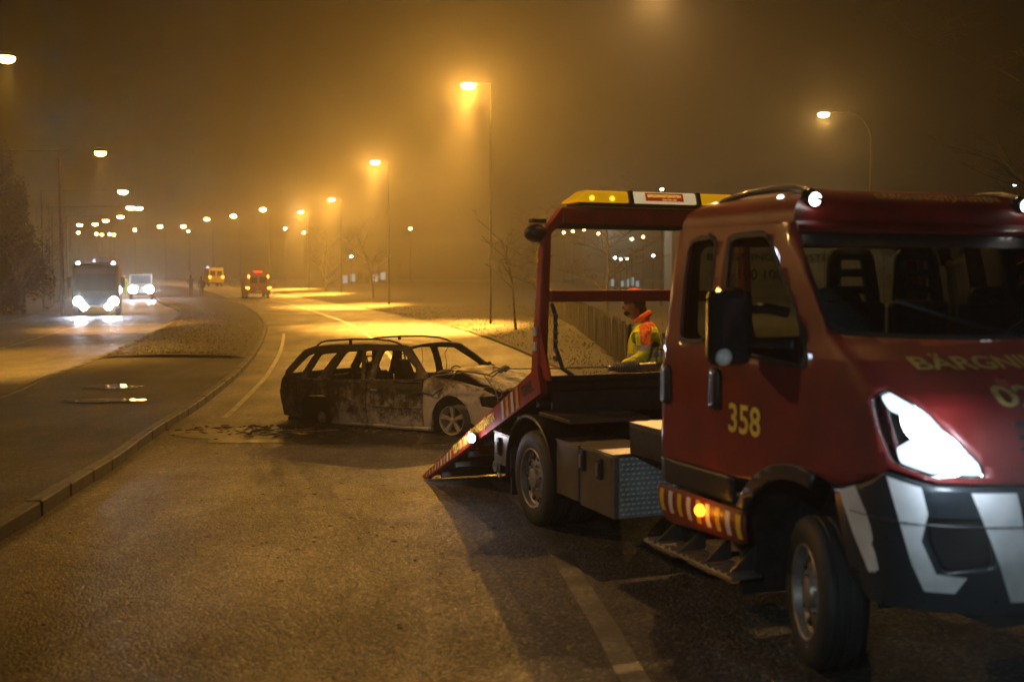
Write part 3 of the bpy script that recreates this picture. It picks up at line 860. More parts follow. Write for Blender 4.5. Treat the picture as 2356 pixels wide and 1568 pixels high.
for s in (-1, 1):
    wheel(-3.62, s * .92, 0, .385, .21, s, truck, 'rear_wheel')
    wheel(-3.62, s * .68, 0, .385, .21, s, truck, 'rear_wheel')
    g = MB()
    pr = [(-.0, .475), (.0, .50), (.40, .50), (.40, .475)]
    g.lathe([(p[0] * -s, p[1]) for p in pr], 28, 'y', (-3.62, 1.03 * s, .40), R(-8), R(190))
    go = g.build('mudguard', 'black_plastic', truck, smooth=True)
    MB().tube([(-3.62 + .49 * math.cos(a), 1.04 * s, .40 + .49 * math.sin(a)) for a in rng(R(-8), R(190), 30)], .014, 6).build('mudguard_edge', 'black_plastic', go, smooth=True)
    MB().box(-4.13, -4.10, 1.0 * s, .62 * s, .16, .40).build('mud_flap', 'rubber', truck)
# chassis rails, cross members, boxes
ch = MB()
for s in (-1, 1):
    ch.box(-5.1, .4, s * .36, s * .44, .52, .72)
    ch.box(-3.9, -1.55, s * .36, s * .44, .76, .90)
for x in (-5.05, -4.3, -3.3, -2.4, -1.7): ch.box(x - .04, x + .04, -.36, .36, .55, .68)
ch.build('chassis', 'chassis_dark', truck)
def toolbox(x0, x1, y0, y1, z0, z1, latches, mat='aluminium', name='toolbox'):
    o = MB().box(x0, x1, y0, y1, z0, z1).build(name, mat, truck, bevel=.008)
    MB().box(x0 - .004, x1 + .006, y0 - .006, y1, z1 + .002, z1 + .014).build('lid', mat, o, bevel=.004)
    for x, z in latches:
        l = MB().box(x - .03, x + .03, y0 - .022, y0 + .002, z - .075, z + .075).build('latch', 'black_metal', o, bevel=.006)
        MB().box(x - .012, x + .012, y0 - .034, y0 - .024, z - .05, z + .04).build('latch_lever', 'steel', l)
    return o
tb = toolbox(-2.70, -2.17, -1.02, -.45, .34, .775, [(-2.64, .68), (-2.36, .66)])
toolbox(-3.10, -2.715, -1.03, -.55, .36, .765, [])
toolbox(-4.47, -4.09, -1.02, -.70, .385, .655, [(-4.33, .55)])
toolbox(-2.70, -2.17, .45, 1.02, .34, .775, [(-2.6, .66)])
MB().box(-2.166, -2.158, -1.02, -.985, .34, .775).build('corner_trim', 'steel', tb, bevel=.002)
cp = MB().box(-2.168, -2.162, -.975, -.46, .34, .765).build('chequer_plate', 'plate_grey', tb)
mb = MB()
for j in range(12):
    for i in range(12):
        y = -.95 + i * .041 + (.0 if j % 2 else .012); z = .365 + j * .035
        mb.add([(-2.162, y - .015, z - .006), (-2.162, y + .015, z - .004), (-2.162, y + .015, z + .008), (-2.162, y - .015, z + .006), (-2.154, y, z + .001)], [(0, 1, 4), (1, 2, 4), (2, 3, 4), (3, 0, 4)])
o = mb.build('chequer_bumps', 'chequer_alu', cp); o['kind'] = 'stuff'
# wheel-box tops and hydraulic tank seen between bed and cab
wb = MB().box(-3.55, -2.95, -.99, -.30, .90, .935).build('inner_cover', 'aluminium', truck, bevel=.006)
ht = MB().box(-2.10, -1.62, -.93, -.30, .80, 1.0).build('hydraulic_tank', 'chassis_dark', truck, bevel=.012)
MB().box(-2.10, -1.62, -.93, -.30, 1.002, 1.02).build('lid', 'aluminium', ht)  # bright lid over a dark body imitates a lit top and shaded front
MB().box(-2.05, -1.7, .3, .9, .6, 1.0).build('battery_box', 'chassis_dark', truck, bevel=.012)
MB().tube([(-2.2, .1, .8), (-1.9, .12, .92), (-1.6, .0, .8)], .025, 8).build('hydraulic_hose', 'rubber', truck, smooth=True)
# exhaust bits beside the skirt, side step with brackets
st = MB().box(-1.52, -.50, -1.13, -.93, .335, .355).build('side_step', 'steel', truck, bevel=.004)
for x in (-1.40, -1.12, -.84, -.58):
    MB().prism([(-1.10, .36), (-.92, .36), (-.92, .50)], x - .006, x + .006, 'x').build('step_bracket', 'aluminium', st)
mb = MB()
for i in range(14): mb.box(-1.50 + i * .07, -1.47 + i * .07, -1.12, -.94, .355, .365)
mb.build('step_tread', 'steel', st)
# silencer behind the cab
MB().tube([(-1.98, -.55, .50), (-1.55, -.72, .47)], .10, 14).build('silencer', 'steel', truck, smooth=True)
# tilted bed: ramp from the gantry down to the road
DX0, DZ0 = -3.50, 1.20; DX1, DZ1 = -6.60, -.02
tip_z = tz(TO.y - FXd.y * 6.6)
dl = math.hypot(DX1 - DX0, DZ1 - DZ0)
ux, uz = (DX1 - DX0) / dl, (DZ1 - DZ0) / dl
nx_, nz_ = uz, -ux          # normal up
if nz_ < 0: nx_, nz_ = -nx_, -nz_
def bed(s, h, y): return (DX0 + ux * s + nx_ * h, y, DZ0 + uz * s + nz_ * h)
def bedbox(s0, s1, h0, h1, y0, y1):
    return MB().hexa([bed(s0, h0, y0), bed(s1, h0, y0), bed(s1, h0, y1), bed(s0, h0, y1), bed(s0, h1, y0), bed(s1, h1, y0), bed(s1, h1, y1), bed(s0, h1, y1)])
bedo = bedbox(.0, dl - .12, -.09, -.055, -.98, .98).build('bed_floor', 'chassis_dark', truck)
for i in range(7): 
    bedbox(.2 + i * .45, .26 + i * .45, -.17, -.095, -.95, .95).build('cross_member', 'chassis_dark', bedo)
for s in (-1, 1):
    pts = [(-.05, .09), (dl - .02, -.06), (dl + .05, -.10), (dl - .05, -.115), (0.1, -.13), (-.05, -.13)]
    mb = MB(); n = len(pts)
    ya, yb = (s * 1.03, s * .97)
    vs = [bed(a, b, ya) for a, b in pts] + [bed(a, b, yb) for a, b in pts]
    mb.add(vs, [tuple(range(n)), tuple(reversed(range(n, 2 * n)))] + [(i, (i + 1) % n, n + (i + 1) % n, n + i) for i in range(n)])
    rail = mb.build('side_rail', 'red_dull', truck)
    def top(sv): return .09 + (sv + .05) / (dl + .03) * (-.15) - .012
    def bot(sv): return -.13 + .015 * sv / dl + .012
    def lay(s0, s1, slant, mat, y=s * 1.034):
        t0, b0 = top(s0), bot(s0)
        mb = MB().add([bed(s0 + slant, t0, y), bed(s1 + slant, top(s1), y), bed(s1, bot(s1), y), bed(s0, b0, y)], [(0, 1, 2, 3)])
        mb.build('stripe', mat, rail)
    for i, x in enumerate(rng(.43, .91, 4)[:5]): 
        if i < 4: lay(x, x + .055, -.03, 'yellow_sheet' if i % 2 == 0 else 'white_sheet')
    for i in range(9):
        x = dl - 1.02 + i * .105
        lay(x, x + .05, -.03, 'yellow_sheet' if i % 2 == 0 else 'white_sheet')
    if s < 0:
        text_on('BÄRGNINGSTJÄNSTEN', lambda a, b: bed(1.72 - .70 * a, bot(1.3) + .02 + .12 * b, -1.035), 'letter_yellow', rail, bold=.03)
        text_on('020-100 100', lambda a, b: bed(2.22 - .42 * a, bot(2.0) + .015 + .09 * b, -1.035), 'letter_yellow', rail, bold=.03)
        text_on('TEREL', lambda a, b: bed(.33 - .26 * a, bot(.2) + .05 + .09 * b, -1.035), 'black_metal', rail)
    else:
        text_on('BÄRGNINGSTJÄNSTEN', lambda a, b: bed(1.02 + .70 * a, bot(1.3) + .02 + .12 * b, 1.035), 'letter_yellow', rail, bold=.03)
# front cross beam and tubular edge of the bed
MB().box(-3.56, -3.44, -1.0, 1.0, 1.10, 1.22).build('front_beam', 'black_metal', truck, bevel=.02)
MB().tube([(-3.40, -.99, 1.205), (-3.40, 1.0, 1.205)], .028, 10).build('beam_edge', 'black_metal', truck, smooth=True)
MB().box(-3.50, -3.47, -.9, .9, .92, 1.095).build('front_panel', 'chassis_dark', truck)
MB().tube([(-4.9, 0, .62), (-3.7, 0, .95)], .06, 12).build('tilt_cylinder', 'steel', truck, smooth=True)
# gantry
gxx = -3.56
for s in (-1, 1):
    rings = [(1.20, -.09, .05, 1.02, .93), (2.36, -.045, .045, .965, .89)]
    vs = []
    for z, xa, xb, ya, yb in rings: vs += [(gxx + xa, s * ya, z), (gxx + xb, s * ya, z), (gxx + xb, s * yb, z), (gxx + xa, s * yb, z)]
    vs += [(gxx - .045, s * .80, 2.57), (gxx + .045, s * .80, 2.57), (gxx + .045, s * .70, 2.51), (gxx - .045, s * .70, 2.51)]
    fs = [(0, 3, 2, 1), (8, 9, 10, 11)]
    for r_ in (0, 4):
        for k in range(4): fs.append((r_ + k, r_ + (k + 1) % 4, r_ + 4 + (k + 1) % 4, r_ + 4 + k))
    MB().add(vs, fs).build('gantry_post', 'red_dull', truck, bevel=.012)
gan = MB().box(gxx - .05, gxx + .05, -.80, .80, 2.435, 2.570).build('gantry', 'red_dull', truck, bevel=.012)
MB().box(gxx - .02, gxx + .02, -.84, .84, 2.395, 2.433).build('lower_flange', 'black_metal', gan)
MB().box(gxx - .04, gxx + .04, -.888, .888, 1.81, 1.905).build('middle_rail', 'red_dull', gan, bevel=.01)
for s in (-1, 1):
    MB().prism([(gxx - .10, 1.20), (gxx + .25, 1.20), (gxx + .05, 1.62), (gxx - .06, 1.62)], s * .995, s * .975).build('gusset', 'red_dull', gan)
    MB().prism([(s * .90, 2.40), (s * .62, 2.45), (s * .78, 2.45)], gxx - .03, gxx + .03, 'x').build('corner_plate', 'black_metal', gan)
cl = MB().tube([(gxx + .02, -.88, 1.80), (gxx + .03, -.85, 1.70), (gxx + .03, -.85, 1.45), (gxx + .06, -.80, 1.28), (gxx + .16, -.72, 1.20)], .018, 8)
cl.build('hose', 'rubber', gan, smooth=True)
for k in range(6): MB().tube([(gxx + .03, -.86, 1.35 + k * .07), (gxx + .03, -.84, 1.36 + k * .07)], .026, 8).build('hose_clip', 'steel', gan)
text_on('C', lambda a, b: (gxx - .03 + .05 * a, -1.0 + .02 * b, 2.12 + .16 * b), 'letter_yellow', gan)
for z in (1.42, 1.54):
    MB().box(gxx - .05, gxx + .02, -1.022, -1.005 + .0, z, z + .07).build('sticker', 'white_sheet', gan)
# work light on the gantry corner
wl = MB().ell((gxx - .02, -1.0, 2.36), (.09, .10, .075), 16, 10).build('gantry_light', 'black_metal', truck, smooth=True)
MB().box(gxx - .05, gxx + .03, -1.05, -.93, 2.44, 2.47).build('bracket', 'black_metal', wl)
MB().lathe([(0, .06), (-.01, .001)], 16, 'x', (gxx - .105, -1.0, 2.36)).build('lens', 'chrome', wl)
# light bar
lb0, lb1, lx, lz = -.74, .86, gxx, 2.578
lbar = MB().box(lx - .13, lx + .13, lb0 + .05, lb1 - .05, lz, lz + .03).build('light_bar', 'black_plastic', truck, bevel=.01)
def dome(y0, y1, mat, name, slope0=0, slope1=0):
    z0, z1 = lz + .028, lz + .125
    a = .14; b = .105
    o = MB().hexa([(lx - a, y0, z0), (lx + a, y0, z0), (lx + a, y1, z0), (lx - a, y1, z0), (lx - b, y0 + slope0, z1), (lx + b, y0 + slope0, z1), (lx + b, y1 - slope1, z1), (lx - b, y1 - slope1, z1)]).build(name, mat, lbar, bevel=.015)
    return o
dome(lb0, -.245, 'amber_plastic', 'amber_dome', .13, .0); dome(.43, lb1, 'amber_plastic', 'amber_dome', .0, .13)
dome(-.20, .385, 'white_plastic', 'centre_dome')
for y in (-.222, .407):
    MB().hexa([(lx - .145, y - .018, lz + .03), (lx + .145, y - .018, lz + .03), (lx + .145, y + .018, lz + .03), (lx - .145, y + .018, lz + .03), (lx - .11, y - .018, lz + .130), (lx + .11, y - .018, lz + .130), (lx + .11, y + .018, lz + .130), (lx - .11, y + .018, lz + .130)]).build('divider', 'black_plastic', lbar)
def lbf(y, t, off): return (lx + .14 - .035 * t + off, y, lz + .028 + .097 * t)
lab = MB().add([lbf(-.095, .22, .004), lbf(.26, .22, .004), lbf(.26, .92, .004), lbf(-.095, .92, .004)], [(0, 1, 2, 3)]).build('label_panel', 'label_red', lbar)
text_on('BÄRGNINGSTJÄNSTEN', lambda a, b: lbf(-.075 + .31 * a, .48 + .36 * b, .007), 'letter_lit', lab, bold=.02)
text_on('020-100 100', lambda a, b: lbf(.06 + .13 * a, .29 + .14 * b, .007), 'letter_lit', lab, bold=.01)
for y in (-.58, -.40): MB().tube([(lx + .125, y, lz + .06), (lx + .138, y, lz + .062)], .022, 12).build('reflector_glint', 'glint_yellow', lbar)  # self-glowing discs imitate glints inside the light bar
# winch with its drum
wy = .19
wn = MB().box(-3.52, -3.30, wy - .05, wy + .32, 1.235, 1.50).box(-3.5, -3.34, wy - .12, wy - .05, 1.40, 1.44).build('winch', 'black_metal', truck, bevel=.02)
dr = MB().tube([(-3.62, wy - .52, 1.255), (-3.58, wy - .10, 1.275)], .024, 16).build('winch_drum', 'steel', wn, smooth=True)
mb = MB()
for i in range(12):
    y = wy - .50 + i * .022; r = .024 + .030 * i / 12
    mb.tube([(-3.62 + r * math.cos(a), y + .02 * a / (2 * PI), 1.262 + r * math.sin(a)) for a in rng(0, 2 * PI, 16)], .009, 6, False)
mb.build('rope_turns', 'rope', dr, smooth=True)
# tail: lamp board, work lamp, red lamps, tow hook
tl = MB().box(-5.16, -5.10, -.95, .95, .40, .56).build('lamp_board', 'red_dull', truck, bevel=.01)
MB().box(-5.10, -4.95, -.42, .42, .30, .50).build('rear_crossbar', 'chassis_dark', truck)
for s in (-1, 1):
    MB().box(-5.185, -5.163, s * .92, s * .66, .44, .53).build('tail_lamp', 'taillamp_red', tl, bevel=.006)
wx, wy2, wz = -4.84, -1.10, .555
wo = MB().lathe([(0, .001), (.0, .050), (-.03, .052), (-.07, .04), (-.08, .001)], 20, 'x', (0, 0, 0)).build('work_lamp', 'black_metal', truck, smooth=True, loc=(wx, wy2, wz))
wo.rotation_euler = (0, 0, R(-55))
MB().lathe([(.004, .044), (.014, .036), (.020, .001)], 20, 'x', (0, 0, 0)).build('lamp_lens', 'worklamp_white', wo, smooth=True)
light('SPOT', 'work_lamp_beam', (wx - .05, wy2 - .06, wz), (.86, .90, 1.0), 130, .05, truck, (-1, .04, -.02), 75, .8)
light('POINT', 'work_lamp_spill', (wx + .12, wy2 - .13, wz + .05), (.9, .86, 1.0), 5, .03, truck)
light('POINT', 'tail_lamp_glow', (-5.0, -.75, .62), (1, .08, .02), .8, .04, truck)
hk = MB().tube([(-4.75, -.86, .40), (-4.75, -.87, .30), (-4.72, -.88, .24), (-4.68, -.88, .21)], .018, 8)
hk.lathe([(-.01, .05), (.01, .05), (.01, .034), (-.01, .034), (-.01, .05)], 20, 'y', (-4.75, -.9, .30)); hk.build('tow_eye', 'steel', truck, smooth=True)

# ------------------------------------------------------------------ burnt-out estate car
CTH = R(36.5); CPT = R(1.5)
cf = Vector((math.cos(CTH), -math.sin(CTH), 0)); clf = Vector((math.sin(CTH), math.cos(CTH), 0)); up = Vector((0, 0, 1))
cf2 = cf * math.cos(CPT) + up * math.sin(CPT); cu2 = up * math.cos(CPT) - cf * math.sin(CPT)
corg = Vector((-.87, 15.82, -.2)) + clf * .76
wreck = empty('burnt_car', 'burnt-out estate car with no glass, roof rails and a bare front alloy wheel', 'car wreck', corg,
              Matrix((cf2, clf, cu2)).transposed().to_euler())
def cw(x, z):
    w = interp(z, [0, .12, .3, .55, .70, .76, 1.0, 1.18, 1.24], [.80, .825, .84, .84, .82, .80, .70, .60, .56])
    if x > .2: w -= .30 * (x - .2) ** 2 * (1 if z < .76 else 1)
    if x < -2.9: w -= .22 * (-2.9 - x) ** 2
    return w
def cside(s, off=0, dent=1.0):
    def f(x, z):
        n = noise.noise(Vector((x * 2.2, z * 3, s * 4))) * .026 * dent + noise.noise(Vector((x * 7, z * 7, s))) * .008 * dent
        crease = -.012 if abs(z - .56) < .02 else 0
        return (x, s * (cw(x, z) + off + n + crease), z + noise.noise(Vector((x * 1.3, z, 9))) * .006)
    return f
CX = rng(-3.5, .85, 58); CZZ = rng(0, 1.26, 21)
farch = archpts(.08, .22, .345, 178, -4, 16)
rarch = archpts(-2.62, .17, .33, -8, 186, 16)
def belt(x): return interp(x, [-3.4, -2.7, -1.6, -.5], [.76, .70, .725, .75])
wf = rounded([(-1.37, 1.165), (-1.0, 1.165), (-.62, .90), (-.60, .765), (-1.42, .745)], .05)
w2 = rounded([(-1.48, 1.17), (-2.12, 1.145), (-2.35, .72), (-1.54, .745)], .05)
w3 = rounded([(-2.30, 1.13), (-2.66, 1.10), (-2.75, .90), (-2.86, .74), (-2.60, .725)], .04)
w4 = rounded([(-2.77, 1.12), (-2.92, 1.085), (-3.24, .79), (-2.98, .76)], .04)
for s in (-1, 1):
    fs = cside(s)
    wing = [(.77, .18), (.80, .40), (.60, .43), (.56, .56), (.80, .575), (.62, .655), (.2, .745), (-.33, .80), (-.425, .78), (-.425, .075), (-.30, .07)] + [p for p in farch if p[1] > .1][0:] + [(.5, .16)]
    sheet('front_wing', wing, [], fs, 'burnt_pale', wreck, CX, CZZ, .008)
    sheet('front_door', [(-.435, .09), (-.435, .775), (-1.515, .735), (-1.52, .075)], [], cside(s, .004), 'burnt_side', wreck, CX, CZZ, .012)
    sheet('rear_door', [(-1.54, .075), (-1.54, .735), (-2.50, .715), (-2.50, .52), (-2.40, .47), (-2.29, .30), (-2.28, .05)], [], cside(s, .006), 'burnt_side', wreck, CX, CZZ, .012)
    quarter = [(-2.515, .53), (-2.515, .715), (-2.9, .73), (-3.36, .79), (-3.45, .70), (-3.49, .52), (-3.47, .40), (-3.39, .13), (-3.0, .12), (-2.955, .17)] + [p for p in rarch[::-1] if p[0] < -2.53 and p[1] > .2]
    sheet('rear_quarter', quarter, [rounded([(-3.10, .52), (-3.20, .52), (-3.20, .60), (-3.10, .60)], .04)] if s < 0 else [], fs, 'burnt_tail', wreck, CX, CZZ, .012)
    frame = [(-3.365, .78), (-3.38, .82), (-3.05, 1.15), (-2.85, 1.21), (-1.9, 1.24), (-.95, 1.235), (-.85, 1.21), (-.40, .85), (-.36, .78), (-.60, .745), (-1.5, .72), (-2.5, .70), (-2.9, .715)]
    sheet('pillar_frame', frame, [wf, w2, w3, w4], cside(s, -.006, .6), 'burnt_upper', wreck, CX, CZZ, .035)
    MB().tube([(x, s * (cw(x, .08) - .01), .075) for x in rng(-2.28, -.28, 10)], .035, 8).build('sill', 'burnt_side', wreck, smooth=True)
    for x0, x1, nm in ((-.45, -1.50, 'door_moulding'), (-1.56, -2.27, 'door_moulding')):
        MB().tube([(x, s * (cw(x, .36) + .014), .36 + .006 * math.sin(x * 9)) for x in rng(x0, x1, 8)], .013, 5).build(nm, 'burnt_side', wreck, smooth=True)
        MB().tube([(x, s * (cw(x, .70) + .010), belt(x) - .012) for x in rng(x0, x1, 8)], .012, 5).build('window_sill', 'burnt_upper', wreck, smooth=True)
    MB().box(-1.44, -1.30, s * (cw(-1.4, .6) + .018), s * (cw(-1.4, .6) - .01), .585, .61).build('handle_recess', 'burnt_pale', wreck, bevel=.006)
    # roof rail
    rp = [(-2.85, s * .575, 1.20), (-2.74, s * .565, 1.275), (-2.6, s * .56, 1.30), (-2.1, s * .56, 1.325), (-1.6, s * .56, 1.33), (-1.28, s * .56, 1.31), (-1.12, s * .565, 1.275), (-1.03, s * .57, 1.235)]
    rl = MB().tube(rp, .014, 8).build('roof_rail', 'burnt_black', wreck, smooth=True)
    MB().box(-2.13, -2.09, s * .57, s * .54, 1.23, 1.325).build('rail_foot', 'burnt_black', rl)
# window divider leaning in the near rear door, and dangling wires
MB().hexa([(-1.80, -.615, 1.17), (-1.74, -.615, 1.17), (-1.74, -.60, 1.17), (-1.80, -.60, 1.17), (-1.66, -.81, .73), (-1.58, -.81, .73), (-1.58, -.79, .73), (-1.66, -.79, .73)][4:] + [(-1.80, -.615, 1.17), (-1.74, -.615, 1.17), (-1.74, -.60, 1.17), (-1.80, -.60, 1.17)]).build('window_divider', 'burnt_upper', wreck)
MB().tube([(-.98, -.2, 1.21), (-1.0, -.16, 1.0), (-1.06, -.18, .78)], .004, 5).build('hanging_wire', 'burnt_black', wreck)
MB().tube([(-.86, .30, 1.21), (-.93, .27, 1.08), (-.90, .28, .95), (-.93, .3, .8)], .005, 5).build('hanging_wire', 'burnt_black', wreck)
# roof skin
mb = MB(); xs_ = rng(-3.0, -.86, 30); yn = 16
for x in xs_:
    for j in range(yn + 1):
        t = j / yn * 2 - 1; w = .575 if x > -2.8 else .575 - .3 * (-2.8 - x)
        z0 = interp(x, [-3.0, -2.8, -2.0, -1.2, -.86], [1.165, 1.215, 1.245, 1.245, 1.20])
        z = z0 + .05 * (1 - abs(t) ** 2.2) + .012 * noise.noise(Vector((x * 2.5, t * 2, 1))) - (.035 * math.exp(-((x + 1.2) / .25) ** 2 - ((t) / .6) ** 2))
        mb.v.append((x, t * w, z))
for i in range(30):
    for j in range(yn):
        k = i * (yn + 1) + j; mb.f.append((k, k + 1, k + yn + 2, k + yn + 1))
o = mb.build('roof', 'burnt_roof', wreck, smooth=True); sm = o.modifiers.new('s', 'SOLIDIFY'); sm.thickness = .02
# headers
MB().tube([(-.87, y, 1.205 + .04 * (1 - (y / .57) ** 2)) for y in rng(-.57, .57, 10)], .022, 8).build('windscreen_header', 'burnt_upper', wreck, smooth=True)
MB().tube([(-3.02, y, 1.15 + .03 * (1 - (y / .55) ** 2)) for y in rng(-.55, .55, 8)], .03, 8).build('tailgate_header', 'burnt_upper', wreck, smooth=True)
# bonnet, buckled and lifted beside the near wing
mb = MB(); nb = 24; mb_n = 20
for i in range(nb + 1):
    x = -.34 + 1.12 * i / nb
    for j in range(mb_n + 1):
        t = j / mb_n * 2 - 1
        w = .66 - .10 * (i / nb) ** 2
        z = interp(x, [-.34, -.1, .3, .6, .78], [.865, .865, .79, .70, .60]) + .035 * (1 - t * t)
        lift = math.exp(-((x + .02) / .26) ** 2)
        z += .035 * noise.noise(Vector((x * 3, t * 2.4, 2))) + .012 * noise.noise(Vector((x * 8, t * 7, 2))) + .05 * lift * max(0, -t) ** 3
        y = t * w + (.05 * lift * max(0, -t) ** 3 if t < 0 else 0)
        mb.v.append((x, y, z))
for i in range(nb):
    for j in range(mb_n):
        k = i * (mb_n + 1) + j; mb.f.append((k, k + 1, k + mb_n + 2, k + mb_n + 1))
o = mb.build('bonnet', 'burnt_pale', wreck, smooth=True); sm = o.modifiers.new('s', 'SOLIDIFY'); sm.thickness = .01
for s in (-1, 1):   # inner lip of the wing
    mb = MB()
    xs_ = rng(-.34, .60, 12)
    for x in xs_:
        zt = interp(x, [-.33, .2, .62], [.80, .745, .655]); w = cw(x, zt)
        mb.v += [(x, s * w, zt - .002), (x, s * (w - .07), zt + .012), (x, s * (w - .10), zt - .03)]
    for i in range(12):
        for j in range(2):
            k = i * 3 + j; mb.f.append((k, k + 1, k + 4, k + 3))
    mb.build('wing_lip', 'burnt_pale', wreck, smooth=True)
# scuttle, dash, firewall, floor, rear panel
MB().box(-.46, -.33, -.70, .70, .72, .82).build('scuttle', 'burnt_black', wreck, bevel=.02)
MB().box(-.62, -.40, -.66, .66, .52, .74).tube([(-.66, .3, .78), (-.7, .2, .86), (-.66, .1, .78)], .01, 6).build('dashboard', 'burnt_black', wreck, bevel=.02)
MB().box(-3.35, -.35, -.74, .74, .06, .11).box(-.36, -.33, -.7, .7, .1, .75).box(-3.0, -2.35, -.78, -.5, .1, .45).box(-3.0, -2.35, .5, .78, .1, .45).build('floor_pan', 'burnt_black', wreck)
MB().box(-.3, .55, -.45, .45, .18, .58).box(.5, .72, -.6, .6, .22, .5).build('engine_block', 'burnt_black', wreck, bevel=.03)
mb = MB()
for i, (x, z) in enumerate([(-3.36, .79), (-3.45, .70), (-3.50, .52), (-3.48, .40), (-3.40, .13)]):
    for j in range(9):
        t = j / 8 * 2 - 1; mb.v.append((x - .06 * (1 - t * t), t * (cw(x, z) - .02), z))
for i in range(4):
    for j in range(8):
        k = i * 9 + j; mb.f.append((k, k + 1, k + 10, k + 9))
o = mb.build('tailgate', 'burnt_tail', wreck, smooth=True); sm = o.modifiers.new('s', 'SOLIDIFY'); sm.thickness = .02
# front end: bare crash beam, broken headlamp cavity, hanging scraps
MB().box(.74, .80, -.62, .62, .28, .40).build('crash_beam', 'burnt_side', wreck, bevel=.02)
for s in (-1, 1):
    MB().box(.50, .60, s * .72, s * .44, .40, .60).build('headlamp_cavity', 'burnt_black', wreck, bevel=.02)
mb = MB()
for k in range(26):
    x = random.uniform(.45, .8); y = random.uniform(-.72, .7); z = random.uniform(.12, .42); q = .05
    a = [(x + random.uniform(-q, q), y + random.uniform(-q, q), z + random.uniform(-q, q)) for _ in range(4)]
    mb.add(a, [(0, 1, 2), (0, 2, 3)])
mb.build('torn_scraps', 'burnt_pale', wreck)
# seats: bare spring frames
for (x, y) in ((-1.28, -.36), (-1.28, .36)):
    se = MB().box(x - .42, x + .10, y - .23, y + .23, .20, .34).build('seat', 'burnt_black', wreck, bevel=.03)
    MB().hexa([(x - .46, y - .20, .34), (x - .34, y - .20, .34), (x - .34, y + .20, .34), (x - .46, y + .20, .34), (x - .62, y - .13, .98), (x - .56, y - .13, .98), (x - .56, y + .13, .98), (x - .62, y + .13, .98)]).build('backrest', 'burnt_black', se, bevel=.03)
    MB().tube([(x - .60, y - .07, .96), (x - .62, y - .07, 1.06), (x - .62, y + .07, 1.06), (x - .60, y + .07, .96)], .012, 6).build('headrest_frame', 'burnt_black', se)
se = MB().box(-2.42, -1.98, -.60, .60, .24, .38).build('rear_seat', 'burnt_black', wreck, bevel=.03)
for y in (-.42, .05, .42):
    MB().box(-2.50, -2.42, y - .18, y + .18, .36, .78).build('backrest', 'burnt_black', se, bevel=.02)
    MB().tube([(-2.47, y - .05, .76), (-2.48, y - .04, .84), (-2.48, y + .04, .84), (-2.47, y + .05, .76)], .008, 6).build('headrest_loop', 'burnt_black', se)
MB().tube([(-.80 + .01 * math.cos(a), .36 + .17 * math.sin(a), .74 + .15 * math.cos(a)) for a in rng(0, 2 * PI, 20)], .009, 6, False).build('steering_wheel', 'burnt_black', wreck)
# front wheels: bare five-spoke alloys, tyres burnt off; rear hub on the road
def alloy(s):
    e = bpy.data.objects.new('front_wheel', None); e.location = (.08, s * .74, .215); link(e, wreck)
    e.rotation_euler = (0, 0, R(4))
    MB().lathe([(-s * .0 + s * a, r) for a, r in ((.085, .200), (.095, .207), (.09, .195), (.02, .172), (-.08, .18), (-.10, .205), (-.095, .21), (.0, .19), (.085, .200))], 40).build('rim', 'burnt_alloy', e, smooth=True)
    for k in range(5):
        a = 2 * PI * k / 5 + .35
        mb = MB(); c, sn = math.cos(a), math.sin(a)
        def pt(r, w, h): return (c * r - sn * w, s * h, sn * r + c * w)
        mb.hexa([pt(.03, -.026, .03), pt(.185, -.040, .04), pt(.185, .040, .04), pt(.03, .026, .03), pt(.03, -.020, .065), pt(.185, -.032, .085), pt(.185, .032, .085), pt(.03, .020, .065)])
        mb.build('spoke', 'burnt_alloy', e, bevel=.006)
    MB().lathe([(s * .03, .05), (s * .075, .045), (s * .08, .001)], 20).build('hub_cap', 'burnt_alloy', e, smooth=True)
    MB().lathe([(-s * .02, .001), (-s * .02, .13), (-s * .04, .13), (-s * .04, .001)], 24).build('brake_disc', 'burnt_black', e, smooth=True)
burnt('burnt_alloy', .5, pale=(.34, .28, .20), dark=(.06, .042, .028), rust=(.2, .14, .09), bias=.05)
alloy(-1); alloy(1)
for s in (-1, 1):
    MB().lathe([(0, .001), (0, .085), (s * .02, .09), (s * .025, .055), (s * .05, .05), (s * .06, .03), (s * .08, .028), (s * .085, .001)], 22, 'y', (-2.55, s * .76, .13)).tube([(-2.5, s * .70, .12), (-2.2, s * .72, .10)], .03, 7).build('rear_hub', 'burnt_alloy', wreck, smooth=True)
# scorched scraps and melted strips on the road around the wreck
def scrap_field(name, label, c, sx, sy, n, smax, mat, kind='stuff'):
    mb = MB()
    for k in range(n):
        x = random.gauss(c.x, sx); y = random.gauss(c.y, sy); q = random.uniform(.01, smax); a = random.uniform(0, PI)
        z = tz(y); ca, sa = math.cos(a), math.sin(a); l = q * random.uniform(.8, 2.6)
        h = q * random.uniform(.2, .6)
        b = [(x + ca * l - sa * q, y + sa * l + ca * q), (x - ca * l - sa * q, y - sa * l + ca * q), (x - ca * l + sa * q * .7, y - sa * l - ca * q * .7), (x + ca * l * .6 + sa * q, y + sa * l * .6 - ca * q)]
        mb.hexa([(p[0], p[1], z) for p in b] + [(p[0] * .7 + x * .3, p[1] * .7 + y * .3, z + h) for p in b])
    o = mb.build(name, mat); tag(o, label, 'debris', None, kind)
scrap_field('debris', 'charred scraps scattered under and behind the wreck', G(700, 990), .9, .35, 420, .035, 'debris')
scrap_field('debris', 'ash flakes fallen along the side of the wreck', G(860, 992), 1.0, .22, 160, .018, 'burnt_pale')
scrap_field('gravel', 'loose grit lying on the road between camera and wreck', Vector((-.8, 9.5)), 1.8, 2.6, 260, .009, 'kerb_stone')
mb = MB()
